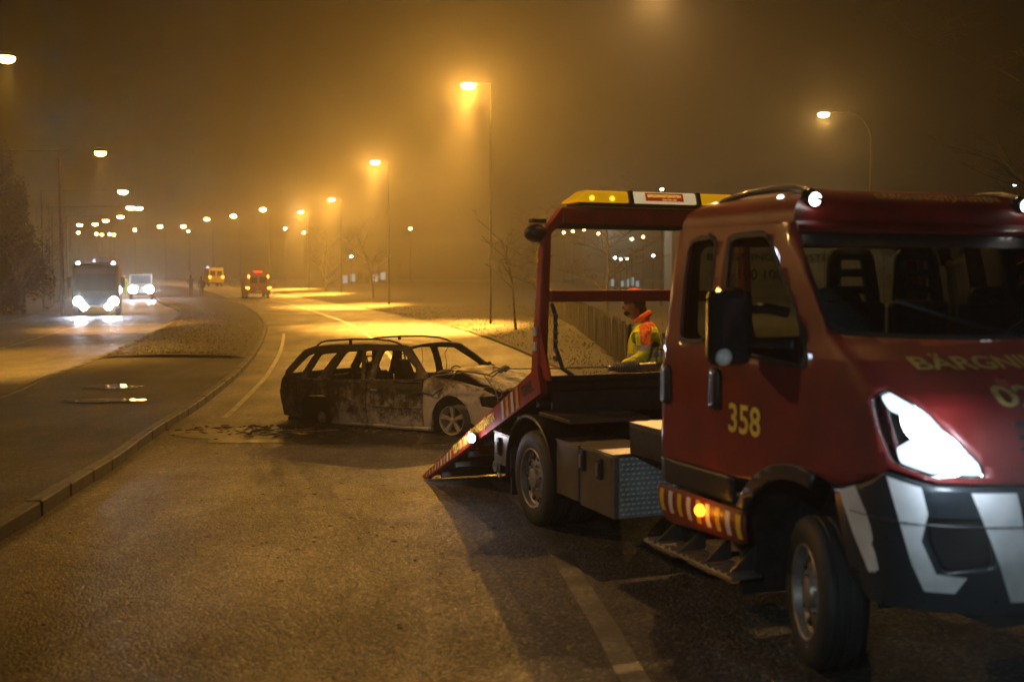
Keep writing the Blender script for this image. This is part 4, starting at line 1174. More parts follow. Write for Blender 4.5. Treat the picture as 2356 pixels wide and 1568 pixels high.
for (u0, v0, u1, v1) in ((550, 997, 720, 985), (560, 1003, 640, 1000), (650, 994, 780, 988)):
    a = G(u0, v0, .02); b = G(u1, v1, .02)
    mb.tube([a, a.lerp(b, .3) + Vector((0, .03, 0)), a.lerp(b, .7) - Vector((0, .03, 0)), b], .006, 5)
o = mb.build('trim_strip', 'burnt_upper'); tag(o, 'long bent trim strips fallen on the road behind the wreck', 'debris')
# scorched soot stain on the road
mb = MB(); c = G(760, 1003); n = 48; vs = [(c.x, c.y, tz(c.y) + .006)]
for k in range(n):
    a = 2 * PI * k / n; r = 1 + .35 * noise.noise(Vector((math.cos(a) * 2, math.sin(a) * 2, 4)))
    x = c.x + 2.3 * r * math.cos(a) ; y = c.y + .2 + 1.0 * r * math.sin(a); vs.append((x, y, tz(y) + .006))
mb.add(vs, [(0, k + 1, (k + 1) % n + 1) for k in range(n)])
m_, nt, b = principled('soot')
f = noisetex(nt, coords(nt), 2.2, 9, .8)
nt.links.new(ramp(nt, f, [(.4, (.010, .009, .008)), (.62, (.05, .045, .04))]), b.inputs['Base Color'])
nt.links.new(math_n(nt, 'MULTIPLY_ADD', f, .9, .0, True), b.inputs['Roughness'])
bump(nt, b, noisetex(nt, coords(nt), 60, 4), .01)
M['soot'] = m_
o = mb.build('scorch_mark', 'soot'); tag(o, 'black wet scorch mark on the road under the burnt car', None, None, 'structure')

# ------------------------------------------------------------------ recovery cable, shackle and slings
def tw(x, y, z): 
    p = TO + FXd * x + LXd * y; return Vector((p.x, p.y, z))
def ww(x, y, z): return corg + cf2 * x + clf * y + cu2 * z
drum = tw(-3.62, -.25, 1.27); knot = P(1160, 848, 14.6)
far_a = ww(-.42, .76, .86)
cable = MB().tube([drum, drum.lerp(knot, .5) - Vector((0, 0, .006)), knot], .009, 6).build('winch_cable', 'strap', smooth=True)
tag(cable, 'taut steel winch cable running from the gantry winch to the shackle', 'cable')
sh = MB()
for k in range(7):
    c = knot + Vector((random.uniform(-.05, .05), random.uniform(-.03, .03), random.uniform(-.03, .03)))
    sh.ell(c, (.035, .03, .028), 8, 6)
sh.tube([knot + Vector((-.05, 0, 0)), knot + Vector((-.16, 0, -.05)), knot + Vector((-.21, 0, -.09)), knot + Vector((-.15, 0, -.10)), knot + Vector((-.06, 0, -.03))], .011, 6)
o = sh.build('shackle', 'rope', smooth=True); tag(o, 'knotted hook and shackle joining cable and slings above the bonnet', 'shackle')
near = ww(-.44, -.86, .60)
sl = MB().tube([knot + Vector((-.19, 0, -.08)), ww(.05, -.62, .90), ww(-.02, -.80, .70), ww(-.2, -.88, .56), near, ww(-.60, -.88, .58)], .011, 6).build('sling', 'strap', smooth=True)
tag(sl, 'rope sling slanting from the shackle down across the near wing to the door', 'sling')
sl = MB().tube([knot, knot.lerp(far_a, .5), far_a], .009, 6)
for k in range(6):
    c = far_a + Vector((random.uniform(-.10, .06), random.uniform(-.04, .04), random.uniform(-.04, .06))); sl.ell(c, (.035, .03, .03), 8, 6)
o = sl.build('sling', 'strap', smooth=True); tag(o, 'rope sling knotted round the far windscreen pillar', 'sling')
hkp = [P(1113, 862, 14.7), P(1130, 885, 14.6), P(1143, 905, 14.5), P(1146, 925, 14.5)]
o = MB().tube(hkp, .006, 5).tube([P(1148, 905, 14.5) + Vector((.04 * math.cos(a), 0, .06 * math.sin(a))) for a in rng(0, 2 * PI, 12)], .008, 5, False).build('chain_hook', 'rope', smooth=True)
tag(o, 'thin chain with a hook hanging over the bonnet front', 'hook')

# ------------------------------------------------------------------ people
def skin_body(name, joints, edges, mat, parent, levels=2, ws=None):
    me = bpy.data.meshes.new(name); me.from_pydata([j[0] for j in joints], edges, []); me.update()
    o = bpy.data.objects.new(name, me); col.objects.link(o)
    sk_ = o.modifiers.new('skin', 'SKIN'); sk_.use_smooth_shade = True
    for i, j in enumerate(joints):
        d = me.skin_vertices[0].data[i]; r = j[1]
        d.radius = (r, r) if not isinstance(r, tuple) else r
        d.use_root = (i == 0)
    ss = o.modifiers.new('sub', 'SUBSURF'); ss.levels = ss.render_levels = levels
    dg = bpy.context.evaluated_depsgraph_get(); dg.update()
    m2 = bpy.data.meshes.new_from_object(o.evaluated_get(dg)); m2.name = name
    bpy.data.objects.remove(o)
    m2.materials.clear(); m2.materials.append(M[mat])
    m2.polygons.foreach_set('use_smooth', [True] * len(m2.polygons))
    return link(bpy.data.objects.new(name, m2), parent)
# hi-vis jacket material: yellow cloth, orange yoke and sleeve tops, grey reflective bands
m_, nt, b = principled('hivis_jacket')
tc = nd(nt, 'ShaderNodeTexCoord'); sp_ = nd(nt, 'ShaderNodeSeparateXYZ'); nt.links.new(tc.outputs['Object'], sp_.inputs[0])
X_, Y_, Z_ = sp_.outputs
def band(lo, hi, ch=None):
    ch = ch or Z_
    a = math_n(nt, 'GREATER_THAN', ch, lo); c = math_n(nt, 'LESS_THAN', ch, hi); return math_n(nt, 'MULTIPLY', a, c)
cv = coords(nt)
fold = noisetex(nt, coords(nt, (5, 5, 2.2)), 2.4, 5, .55)
yel = ramp(nt, fold, [(.3, (.88, .80, .0)), (.7, (.99, .97, .01))])
ora = (.92, .17, .015)
yoke_line = math_n(nt, 'MULTIPLY_ADD', X_, -.35, Z_)
yoke = math_n(nt, 'GREATER_THAN', yoke_line, 1.485)
sleeve_side = math_n(nt, 'MULTIPLY', math_n(nt, 'GREATER_THAN', math_n(nt, 'ABSOLUTE', Y_), .16), math_n(nt, 'MULTIPLY', band(1.27, 1.6), band(-.075, .045, X_)))
hem = math_n(nt, 'LESS_THAN', Z_, 1.005)
om = math_n(nt, 'MAXIMUM', math_n(nt, 'MAXIMUM', yoke, sleeve_side), hem)
c1 = mixc(nt, om, yel, ora)
arms = math_n(nt, 'GREATER_THAN', math_n(nt, 'ABSOLUTE', Y_), .175)
bands = math_n(nt, 'MAXIMUM', math_n(nt, 'MULTIPLY', band(1.035, 1.085), math_n(nt, 'SUBTRACT', 1, arms)), math_n(nt, 'MULTIPLY', band(1.145, 1.195), math_n(nt, 'SUBTRACT', 1, arms)))
bands = math_n(nt, 'MAXIMUM', bands, math_n(nt, 'MULTIPLY', arms, band(1.225, 1.28)))
c2 = mixc(nt, bands, c1, (.42, .40, .36))
nt.links.new(c2, b.inputs['Base Color']); b.inputs['Roughness'].default_value = .7
bump(nt, b, fold, .12, .9)
M['hivis_jacket'] = m_

def person(name, label, loc, rz, scale, kind, group=None, lean=0.0, arms='down'):
    e = empty(name, label, 'person', loc, (0, lean, rz), group); e.scale = (scale,) * 3
    # faces local +x
    J = [((0, 0, .95), .13), ((0, -.09, .88), .10), ((.01, -.10, .50), .068), ((-.02, -.10, .09), .045), ((.14, -.11, .035), .035),
         ((0, .09, .88), .10), ((-.05, .10, .50), .068), ((-.10, .10, .09), .045), ((.06, .11, .035), .035),
         ((0, 0, 1.15), .125), ((.01, 0, 1.36), .135), ((.03, 0, 1.47), .08), ((.05, 0, 1.53), .055), ((.075, 0, 1.60), .075), ((.085, 0, 1.68), .093), ((.08, 0, 1.74), .075)]
    Ed = [(0, 1), (1, 2), (2, 3), (3, 4), (0, 5), (5, 6), (6, 7), (7, 8), (0, 9), (9, 10), (10, 11), (11, 12), (12, 13), (13, 14), (14, 15)]
    def arm(s, el, wr):
        n = len(J)
        J.extend([((.0, s * .18, 1.41), .062), (el, .045), (wr, .033), ((wr[0] + .05, wr[1], wr[2] - .06), .036)])
        Ed.extend([(10, n), (n, n + 1), (n + 1, n + 2), (n + 2, n + 3)])
    if arms == 'reach':
        A = [((-.03, -.27, 1.16), (.10, -.27, .98)), ((.02, .24, 1.15), (.26, .18, 1.03))]
    elif arms == 'hips':
        A = [((-.02, -.38, 1.20), (.06, -.18, 1.04)), ((-.02, .38, 1.20), (.06, .18, 1.04))]
    else:
        A = [((-.02, -.25, 1.13), (.05, -.25, .88)), ((-.02, .25, 1.13), (.05, .25, .88))]
    arm(-1, *A[0]); arm(1, *A[1])
    bodymat = {'hivis': 'skin', 'dark': 'dark_clothes', 'green': 'hivis_green'}[kind]
    skin_body('body', J, Ed, bodymat, e)
    if kind == 'hivis':
        skin_body('trousers', [((0, 0, .97), .150), ((0, -.09, .88), .118), ((.01, -.10, .50), .088), ((-.02, -.10, .10), .075), ((0, .09, .88), .118), ((-.05, .10, .50), .088), ((-.10, .10, .10), .075)],
                  [(0, 1), (1, 2), (2, 3), (0, 4), (4, 5), (5, 6)], 'trousers', e)
        for s, x in ((-1, -.02), (1, -.10)):
            MB().ell((x + .06, s * .105, .045), (.155, .058, .06), 14, 8).build('boot', 'black_metal', e, smooth=True)
        K = [((.0, 0, .985), (.20, .205)), ((.0, 0, 1.08), (.205, .20)), ((-.01, 0, 1.25), (.20, .185)), ((-.03, 0, 1.39), (.185, .18)), ((-.01, 0, 1.48), (.125, .125)), ((.03, 0, 1.535), (.075, .085))]
        L_ = [(i, i + 1) for i in range(5)]
        for s, (el, wr) in zip((-1, 1), A):
            n = len(K)
            K += [((-.01, s * .19, 1.40), .088), ((el[0] * .5 - .01, (s * .19 + el[1]) / 2, 1.28), .084), (el, .076), ((wr[0] * .9 + el[0] * .1, wr[1], wr[2] + .03), .062)]
            L_ += [(3, n), (n, n + 1), (n + 1, n + 2), (n + 2, n + 3)]
        jk = skin_body('jacket', K, L_, 'hivis_jacket', e, 2)
        tex = bpy.data.textures.new('folds', 'CLOUDS'); tex.noise_scale = .09
        dp = jk.modifiers.new('folds', 'DISPLACE'); dp.texture = tex; dp.strength = .035; dp.mid_level = .5
        # collar, open front edge, cuffs, badge, face, cap
        MB().tube([(.075, -.055, 1.50), (.00, -.085, 1.545), (-.05, -.05, 1.57), (-.07, 0, 1.58), (-.05, .05, 1.57), (.00, .085, 1.545), (.075, .055, 1.50)], [.022, .032, .034, .034, .034, .032, .022], 8).build('collar', 'cloth_orange', e, smooth=True)
        MB().hexa([(.17, -.05, 1.02), (.20, .06, 1.02), (.18, .07, 1.02), (.155, -.05, 1.02), (.13, -.05, 1.48), (.14, .05, 1.48), (.11, .05, 1.48), (.10, -.05, 1.48)]).build('jacket_opening', 'cloth_black', e)
        for (el, wr) in A:
            d = (Vector(wr) - Vector(el)).normalized()
            MB().tube([Vector(wr) - d * .05, Vector(wr) + d * .01], [.062, .056], 12).build('cuff', 'cloth_orange', e, smooth=True)
            # hand: palm with four fingers and a thumb
            hd = MB(); w0 = Vector(wr) + d * .03; side = d.cross(Vector((0, 0, 1)))
            side = side.normalized() if side.length > .1 else Vector((1, 0, 0))
            nrm = side.cross(d)
            hd.tube([w0, w0 + d * .045, w0 + d * .085], [.026, .036, .03], 8)
            for q in range(4):
                o_ = side * (-.027 + .018 * q); ln = (.062, .07, .066, .05)[q]
                hd.tube([w0 + d * .075 + o_, w0 + d * (.075 + ln * .5) + o_ - nrm * .01, w0 + d * (.075 + ln * .8) + o_ - nrm * .035], [.0095, .009, .007], 6)
            hd.tube([w0 + d * .03 + side * -.03, w0 + d * .065 + side * -.055 - nrm * .01, w0 + d * .09 + side * -.055 - nrm * .03], [.012, .010, .008], 6)
            hd.build('hand', 'skin', e, smooth=True)
        MB().ell((.085, 0, 1.665), (.095, .075, .115), 18, 14).ell((.182, 0, 1.655), (.018, .012, .022), 8, 6).ell((.12, 0, 1.585), (.05, .05, .035), 10, 8).ell((.075, -.078, 1.655), (.018, .010, .030), 10, 8).ell((.075, .078, 1.655), (.018, .010, .030), 10, 8).build('head', 'skin', e, smooth=True)
        MB().ell((.055, 0, 1.690), (.100, .082, .100), 18, 12).ell((.0, 0, 1.62), (.05, .065, .065), 12, 8).build('hair', 'hair', e, smooth=True)
        MB().ell((.125, 0, 1.592), (.058, .052, .036), 12, 8).build('beard', 'hair', e, smooth=True)
        for s in (-1, 1): MB().ell((.168, s * .032, 1.685), (.010, .012, .007), 8, 6).build('eye', 'cloth_black', e)
        cp_ = MB().lathe([(0, .112), (.02, .114), (.07, .10), (.11, .062), (.125, .001)], 22, 'z', (.07, 0, 1.715)).build('cap', 'cap_orange', e, smooth=True)
        MB().prism(rounded([(.13, -.085), (.23, -.05), (.23, .05), (.13, .085)], .04), 1.712, 1.722, 'z').build('cap_peak', 'cap_orange', cp_)
        MB().box(-.06, -.005, -.292, -.283, 1.30, 1.345).build('sleeve_badge', 'cloth_black', e)
    else:
        MB().ell((.08, 0, 1.70), (.10, .085, .10), 12, 8).build('hat', 'cloth_black' if kind == 'dark' else 'pale_plastic', e, smooth=True)
    return e
py = 12.4
pp = P(1494, 1000, py)
person('person', 'person in bright yellow and orange work jacket standing beyond the gantry, looking down', (pp.x, py, tz(py)), PI - .05, 1.10, 'hivis', lean=R(3), arms='reach')

def far_ground(u, Y): return Vector(((u - 1178) / FP * (Y * math.cos(PITCH) + CAM_H * math.sin(PITCH)), Y, tz(Y)))
g = G(440, 684); person('person', 'person in dark clothes with elbows out, the left of two standing on the median', (g.x, g.y, g.z + .12), -PI / 2 - .2, 1.1, 'dark', arms='hips')
g = G(464, 688); person('person', 'person in dark clothes with arms down, the right of two standing on the median', (g.x, g.y, g.z + .12), PI / 2 + .3, 1.06, 'dark')
g = G(288, 681); person('person', 'person in pale green clothing standing between the fire engine and the white van', (g.x, g.y, g.z), -PI / 2, 1.12, 'green')

# ------------------------------------------------------------------ vehicles in the haze
def van(name, label, cat, g, heading, L, Wd, Hh, mat, front_facing, hood=.8):
    """heading: direction its local +x points; its front is at +x; origin under the end that faces the camera"""
    e = empty(name, label, cat, (g.x, g.y, g.z), (0, 0, heading))
    w = Wd / 2
    sx = -1 if front_facing else 1           # body extends away from the visible end
    x_end = 0; x_far = sx * L
    if front_facing:
        prof = [(x_far, .45), (0, .45), (.02, .95), (-.15, 1.15), (-hood, 1.35), (-hood - .55, Hh - .08), (-hood - .8, Hh), (x_far, Hh)] if hood > .3 else [(x_far, .5), (0, .5), (.03, 1.3), (-.10, Hh - .25), (-.2, Hh), (x_far, Hh)]
    else:
        prof = [(0, .42), (L - .05, .42), (L, .95), (L - .7, 1.25), (L - 1.3, Hh - .05), (L - 1.6, Hh), (.12, Hh), (.03, Hh - .35), (-.02, 1.0)]
    MB().prism(prof, -w, w).build('body', mat, e, bevel=.10)
    for xx in (x_far * .18, x_far * .8):
        for s in (-1, 1):
            r = .36 if Hh < 2.8 else .48
            MB().lathe([(-.12, .001), (-.12, r * .9), (-.1, r), (.1, r), (.12, r * .9), (.12, .001)], 18, 'y', (xx, s * (w - .11), r)).build('wheel', 'rubber', e, smooth=True)
    return e, w, sx
hd = lambda g: math.atan2(-g.y, -g.x)      # towards the camera
# fire engine
g = G(222, 727)
e, w, sx = van('fire_engine', 'dark fire engine with blazing headlamps facing the camera on the left carriageway', 'fire engine', g, hd(g) - R(2), 7, 2.35, 2.75, 'engine_dark', True, 0)
MB().hexa([(.035, -w + .15, 1.35), (.035, w - .15, 1.35), (.02, w - .15, 1.35), (.02, -w + .15, 1.35), (-.065, -w + .2, 2.25), (-.065, w - .2, 2.25), (-.08, w - .2, 2.25), (-.08, -w + .2, 2.25)]).build('windscreen', 'window_dark', e)
for s in (-1, 1):
    MB().lathe([(0, .09), (.11, .07), (.13, .001)], 12, 'z', (-.35, s * .88, 2.75)).build('beacon', 'far_bluewhite', e, smooth=True)
    MB().lathe([(.0, .24), (.03, .22), (.05, .001)], 14, 'x', (.05, s * .88, .78)).build('headlamp', 'far_headlamp', e, smooth=True)  # glowing disc oversized to imitate headlamp glare
    MB().lathe([(.0, .18), (.03, .16), (.04, .001)], 14, 'x', (.11, s * .62, .50)).build('fog_lamp', 'far_headlamp', e, smooth=True)
    MB().box(-.1, .05, s * (w + .05), s * (w + .28), 1.5, 2.05).build('mirror', 'black_plastic', e, bevel=.03)
    light('SPOT', 'headlamp_beam', (.2, s * .92, .75), COOL, 200, .1, e, (1, .02, -.16), 80, .9)
    light('SPOT', 'headlamp_glow', (.25, s * .8, .75), COOL, 60, .1, e, (1, 0, .1), 165, .4)  # extra wide light added for a halo in the mist
MB().box(.035, .07, -.7, .7, .95, 1.2).build('grille', 'black_metal', e)
MB().box(.0, .10, -w, w, .42, .60).build('bumper', 'van_white', e, bevel=.03)
MB().box(-1.6, -.45, -.9, .9, 2.76, 2.86).build('roof_gear', 'black_metal', e)
MB().lathe([(0, .07), (.12, .05), (.13, .001)], 12, 'z', (-1.0, -.1, 2.86)).build('mast_light', 'far_blue', e)
# white van
g = G(325, 689)
e, w, sx = van('police_van', 'pale van with dazzling headlamps facing the camera beyond the fire engine', 'van', g, hd(g), 5.2, 1.95, 2.35, 'van_white', True, .8)
MB().hexa([(-.80, -w + .12, 1.40), (-.80, w - .12, 1.40), (-.82, w - .12, 1.40), (-.82, -w + .12, 1.40), (-1.28, -w + .2, 2.15), (-1.28, w - .2, 2.15), (-1.32, w - .2, 2.15), (-1.32, -w + .2, 2.15)]).build('windscreen', 'window_dark', e)
for s in (-1, 1):
    MB().lathe([(.0, .34), (.03, .30), (.05, .001)], 14, 'x', (.05, s * .70, .88)).build('headlamp', 'far_headlamp', e, smooth=True)  # disc enlarged beyond a real lamp, standing in for dazzle
    light('SPOT', 'headlamp_beam', (.2, s * .72, .88), (.85, .95, 1.0), 260, .1, e, (1, .03, -.14), 80, .9)
    light('SPOT', 'headlamp_glow', (.25, s * .7, .88), COOL, 180, .1, e, (1, 0, .1), 165, .4)  # second light added only to make a mist halo
MB().box(.02, .08, -w, w, .45, .62).build('bumper', 'black_plastic', e, bevel=.03)
# ambulance
g = G(498, 659)
e, w, sx = van('ambulance', 'pale yellow ambulance seen from behind with two dark rear windows', 'ambulance', g, hd(g) + PI + R(10), 5.6, 2.05, 2.62, 'van_yellow', False)
for s in (-1, 1):
    MB().box(-.03, .03, s * .12, s * .82, 1.50, 2.20).build('rear_window', 'window_dark', e, bevel=.08)
    MB().lathe([(.0, .17), (-.05, .15), (-.06, .001)], 14, 'x', (-.03, s * .88, 1.33)).build('tail_lamp', 'far_amber', e, smooth=True)
MB().box(-.08, .02, -w, w, .42, .58).build('bumper', 'black_plastic', e)
MB().lathe([(0, .2), (.22, .14), (.25, .001)], 12, 'z', (3.2, .6, 2.63)).build('beacon', 'far_blue', e)
# red van
g = G(595, 686)
e, w, sx = van('fire_van', 'dark red emergency van seen from behind with red roof bar and amber lamps', 'van', g, hd(g) + PI + R(6), 5.6, 2.1, 2.42, 'van_red', False)
for s in (-1, 1):
    MB().box(-.03, .02, s * .08, s * .72, 1.35, 1.95).build('rear_window', 'window_dark', e, bevel=.08)
    MB().ell((-.0, s * .86, 1.98), (.05, .075, .15), 12, 8).build('high_lamp', 'far_amber', e, smooth=True)
    MB().ell((-.04, s * .90, .92), (.05, .10, .11), 12, 8).build('tail_lamp', 'far_amber', e, smooth=True)
    MB().ell((-.02, s * 1.07, .97), (.05, .07, .08), 12, 8).build('side_lamp', 'far_amber', e, smooth=True)
MB().box(-.02, .06, -.35, .38, 2.34, 2.46).build('roof_bar', 'far_red', e, bevel=.02)
MB().box(-.09, .02, -w, w, .42, .56).build('bumper', 'black_plastic', e)
MB().box(-.05, -.03, -.26, .26, .60, .72).build('number_plate', 'van_white', e)
MB().ell((-.05, .12, .93), (.03, .06, .08), 10, 6).build('reversing_lamp', 'van_white', e)

# ------------------------------------------------------------------ street lamps
lamp_n = 0
def street_lamp(x, y, h, side, label, power, mat='lamp_sodium', color=SODIUM, arm=1.3, spot=82, wide=.35, r=.24, curved=False, group='street lamps along the right of the carriageway', lit=True, blend=.55, baseZ=None, aim=(0, 0, -1), flat=1.0):
    zb = tz(y) if baseZ is None else baseZ
    e = empty('street_lamp', label, 'street lamp', (x + side * arm, y, zb), (0, 0, 0), group)
    H_ = h - zb
    if curved:
        pts = [(0, 0, 0), (0, 0, H_ - 1.3)] + [(-side * (arm * .5) * (1 - math.cos(a)), 0, H_ - 1.3 + 1.35 * math.sin(a)) for a in rng(0, PI / 2, 6)][1:] + [(-side * arm * .95, 0, H_ + .06)]
        MB().tube(pts, [.07] + [.05] * (len(pts) - 2) + [.03], 8).build('post', 'lamp_grey', e, smooth=True)
    else:
        MB().tube([(0, 0, 0), (0, 0, H_ + .05)], [.05, .03], 8).build('post', 'lamp_grey', e, smooth=True)
        MB().tube([(0, 0, H_ + .02), (-side * arm * .8, 0, H_ + .10)], .014, 6).build('arm', 'lamp_grey', e, smooth=True)
    hd_ = MB().lathe([(.16, .001), (.15, .12), (.08, .24), (.0, .30), (-.01, .27)], 18, 'z', (-side * arm, 0, H_ + .02)).build('lamp_head', 'lamp_grey', e, smooth=True)
    MB().ell((-side * arm, 0, H_ - .02), (r, r, r * .55), 14, 8).build('lamp_glass', mat, e, smooth=True)
    if lit:
        light('SPOT', 'lamp_beam', (-side * arm, 0, H_ - .20), color, power * LAMPW, .12, e, aim, spot, blend, flat)
        if wide: light('POINT', 'lamp_glow', (-side * arm, 0, H_ - .22), color, power * wide * LAMPW, .16, e)
    return e
ordn = ['nearest', 'second', 'third', 'fourth', 'fifth', 'sixth', 'seventh', 'eighth', 'ninth', 'tenth', 'eleventh', 'twelfth']
right = [(1078, 195, 47, 1.0), (863, 372, 78, 1.0), (763, 458, 114, 1.0), (692, 487, 136, 1.0), (605, 482, 150, .8), (537, 497, 165, .8), (476, 504, 185, .8), (422, 521, 200, .8), (368, 521, 205, .8)]
for i, (u, v, Y, k) in enumerate(right):
    p = P(u, v, Y)
    street_lamp(p.x, p.y, p.z, 1, 'glowing orange street lamp, %s in the right-hand row receding behind the wreck' % ordn[i] if i else 'large glowing orange street lamp above and beyond the wreck', 980000 * k,
                'lamp_sodium' if i < 4 else 'lamp_sodium_far', r=.30 if i < 4 else .40, wide=.08 if i < 4 else .02, arm=.9, spot=86 if i < 4 else 88, blend=.7, aim=(-.20, -.02, -1), flat=.62)
left = [(14, 133, 30, 1.0), (231, 351, 46, 1.0), (283, 440, 71, .9), (300, 477, 85, .9), (319, 478, 90, .9), (277, 498, 110, .8), (243, 507, 120, .8), (219, 515, 130, .8), (183, 517, 140, .6)]
for i, (u, v, Y, k) in enumerate(left):
    p = P(u, v, Y)
    arm_ = max(1.0, p.x - (xat(LL, Y) - 8.3))
    street_lamp(p.x, p.y, p.z, -1, 'glowing orange street lamp, %s in the left-hand row beyond the far carriageway' % ordn[i] if i else 'glowing orange street lamp at the top left edge of the picture', 52000 * k,
                'lamp_sodium' if i < 2 else 'lamp_sodium_far', r=.22 if i < 2 else .30, wide=.01, arm=arm_, group='street lamps along the left carriageway', spot=84, blend=.7, aim=(.1, 0, -1), flat=.7)
# lamps just above the frame whose light falls on the truck and the wreck
street_lamp(1.9, 11.9, 10.0, 1, 'street lamp standing above the tow truck, over the top edge of the picture', 9600, color=NEARS, arm=5.6, wide=.05, spot=84, blend=1.0, aim=(.0, -.12, -1))
street_lamp(3.9, 31.0, 10.0, 1, 'lamp hung on a long arm beyond the gantry, over the top edge of the picture', 20000, color=NEARS, arm=11.6, wide=.06, spot=118, blend=.9, aim=(-.30, -.60, -1))
street_lamp(-11.6, 13.5, 8.0, -1, 'street lamp left of the far carriageway, outside the picture', 14500, color=NEARS, arm=.9, wide=.0, group='street lamps along the left carriageway', spot=62, blend=.8, aim=(1, -.14, -.5))
street_lamp(-5.5, -12.0, 8.0, -1, 'cool white street lamp beside the road behind the camera, outside the picture', 13000, 'lamp_cool', (.72, .95, 1.0), arm=.9, wide=.0, group='lamps on the slip road', spot=38, blend=.9, aim=(.5, 1.0, -.31))
# single lamp on a curved post at the right
p = P(1895, 262, 50)
street_lamp(p.x, p.y, p.z, 1, 'pale glowing street lamp on a thin curved post behind the cab roof', 12000, 'lamp_warmwhite', WARM, arm=2.1, curved=True, r=.24, wide=1.0, group='lamps on the slip road', spot=100)
# small far lamps of the town
far = [(310, 529, 210, 'lamp_sodium_far'), (222, 538, 190, 'lamp_sodium_far'), (234, 540, 230, 'lamp_sodium_far'), (252, 539, 240, 'lamp_sodium_far'), (262, 540, 220, 'lamp_sodium_far'),
       (433, 532, 230, 'lamp_green'), (656, 526, 230, 'lamp_cool'), (699, 535, 220, 'lamp_sodium_far'), (944, 526, 190, 'lamp_sodium_far'), (180, 535, 200, 'lamp_sodium_far'),
       (1297, 535, 160, 'lamp_sodium_far'), (1318, 532, 170, 'lamp_sodium_far'), (1377, 537, 200, 'lamp_sodium_far'), (1344, 528, 190, 'lamp_sodium_far'), (1454, 550, 130, 'lamp_warmwhite'), (1480, 545, 140, 'lamp_sodium_far'),
       (1415, 593, 110, 'lamp_cool'), (1428, 596, 112, 'lamp_cool'), (1442, 595, 114, 'lamp_green'), (1503, 588, 120, 'lamp_green'), (1532, 580, 110, 'lamp_green'), (808, 590, 160, 'lamp_green'),
       (1523, 436, 70, 'lamp_warmwhite'), (1900, 442, 75, 'lamp_warmwhite'), (2035, 552, 90, 'lamp_green'), (2335, 425, 48, 'lamp_cool'), (1725, 600, 100, 'lamp_cool')]
emitter('lamp_sodium_dim', (1.0, .56, .18), 45, False)
words = {'lamp_sodium_dim': 'orange', 'lamp_sodium_far': 'orange', 'lamp_green': 'greenish', 'lamp_cool': 'bluish white', 'lamp_warmwhite': 'warm white'}
places = ['below the left-hand row, rightmost of its cluster', 'lowest left of the cluster below the left-hand row', 'second from left in the low cluster at left', 'third from left in the low cluster at left', 'fourth from left in the low cluster at left',
          'just under the right-hand row, left half', 'under the fourth lamp of the right-hand row', 'right of the bluish light under the right-hand row', 'alone in the haze right of the right-hand row', 'at the far left beside the dark trees',
          'leftmost under the gantry beam', 'second from left under the gantry beam', 'fourth from left under the gantry beam', 'third from left, touching the gantry beam', 'brightest one inside the gantry', 'just right of the brightest one inside the gantry',
          'leftmost of the trio inside the gantry', 'middle of the trio inside the gantry', 'rightmost of the trio inside the gantry', 'lower of two near the cab corner', 'upper of two near the cab corner', 'low in the haze over the far building',
          'peeping over the middle of the light bar', 'peeping over the cab roof', 'seen through the windscreen', 'beside the bare tree at the right edge', 'seen through the side window of the cab']
for (u, v, Y, mt), pl in zip(far, places):
    if mt == 'lamp_sodium_far' and u > 1200: mt = 'lamp_sodium_dim'
    p = P(u, v, Y); zb = tz(Y)
    e = empty('yard_lamp', 'small %s light on a thin mast, %s' % (words[mt], pl), 'lamp', (p.x, p.y, zb), (0, 0, 0), 'small distant lights in the haze')
    MB().tube([(0, 0, -.1), (0, 0, p.z - zb)], .05, 5).build('mast', 'lamp_grey', e)
    rr = Y * .0011 + .02
    MB().ell((0, 0, p.z - zb), (rr, rr, rr * .8), 10, 6).build('lamp_glass', mt, e, smooth=True)
for (u, v, Y, c, pw) in ((1425, 590, 108, (.75, 1.0, .95), 1200), (1500, 588, 100, (.7, 1, .85), 500), (1900, 560, 85, (.6, 1, .8), 500)):
    p = P(u, v, Y)
    host = [o for o in bpy.data.objects if o.name.startswith('yard_lamp') and abs(o.location.y - Y) < 12 and abs(o.location.x - p.x) < 8]
    q = host[0] if host else None
    if q: light('POINT', 'lamp_glow', (0, -.3, 6.0), c, pw, .3, q)
    else:
        e = empty('yard_lamp', 'tall greenish yard light behind the truck cab', 'lamp', (p.x, p.y, tz(Y)), (0, 0, 0), 'small distant lights in the haze')
        MB().tube([(0, 0, -.1), (0, 0, 6)], .05, 5).build('mast', 'lamp_grey', e); MB().ell((0, 0, 6.1), (.2, .2, .12), 10, 6).build('lamp_glass', 'lamp_green', e, smooth=True)
        light('POINT', 'lamp_glow', (0, -.3, 5.9), c, pw, .3, e)

# ------------------------------------------------------------------ buildings in the haze
def building(label, c, w, d, h, nwin, rows, ang=0, lit=.5):
    e = empty('depot_building', label, 'building', c, (0, 0, ang))
    MB().box(-w / 2, w / 2, 0, d, -.3, h).build('wall', 'wall_render', e)
    MB().box(-w / 2 - .2, w / 2 + .2, -.2, d + .2, h, h + .25).build('roof', 'roof_dark', e)
    for r in range(rows):
        for i in range(nwin):
            x = -w / 2 + (i + .5) * w / nwin; z = .7 + r * 2.6 + .25 * ((i * 7) % 3 - 1)
            fr = MB().box(x - w / nwin * .36, x + w / nwin * .36, -.06, -.004, z, z + 1.3).build('window', 'wall_render', e)
            MB().box(x - w / nwin * .31, x + w / nwin * .31, -.08, -.064, z + .08, z + 1.22).build('pane', 'pane_lit' if random.random() < lit else 'window_dark', fr)
g = P(838, 640, 170); building('low depot with a row of lit bluish windows in the haze left of centre', (g.x, g.y, tz(150)), 7, 8, 3.2, 6, 1, R(-8), .8)
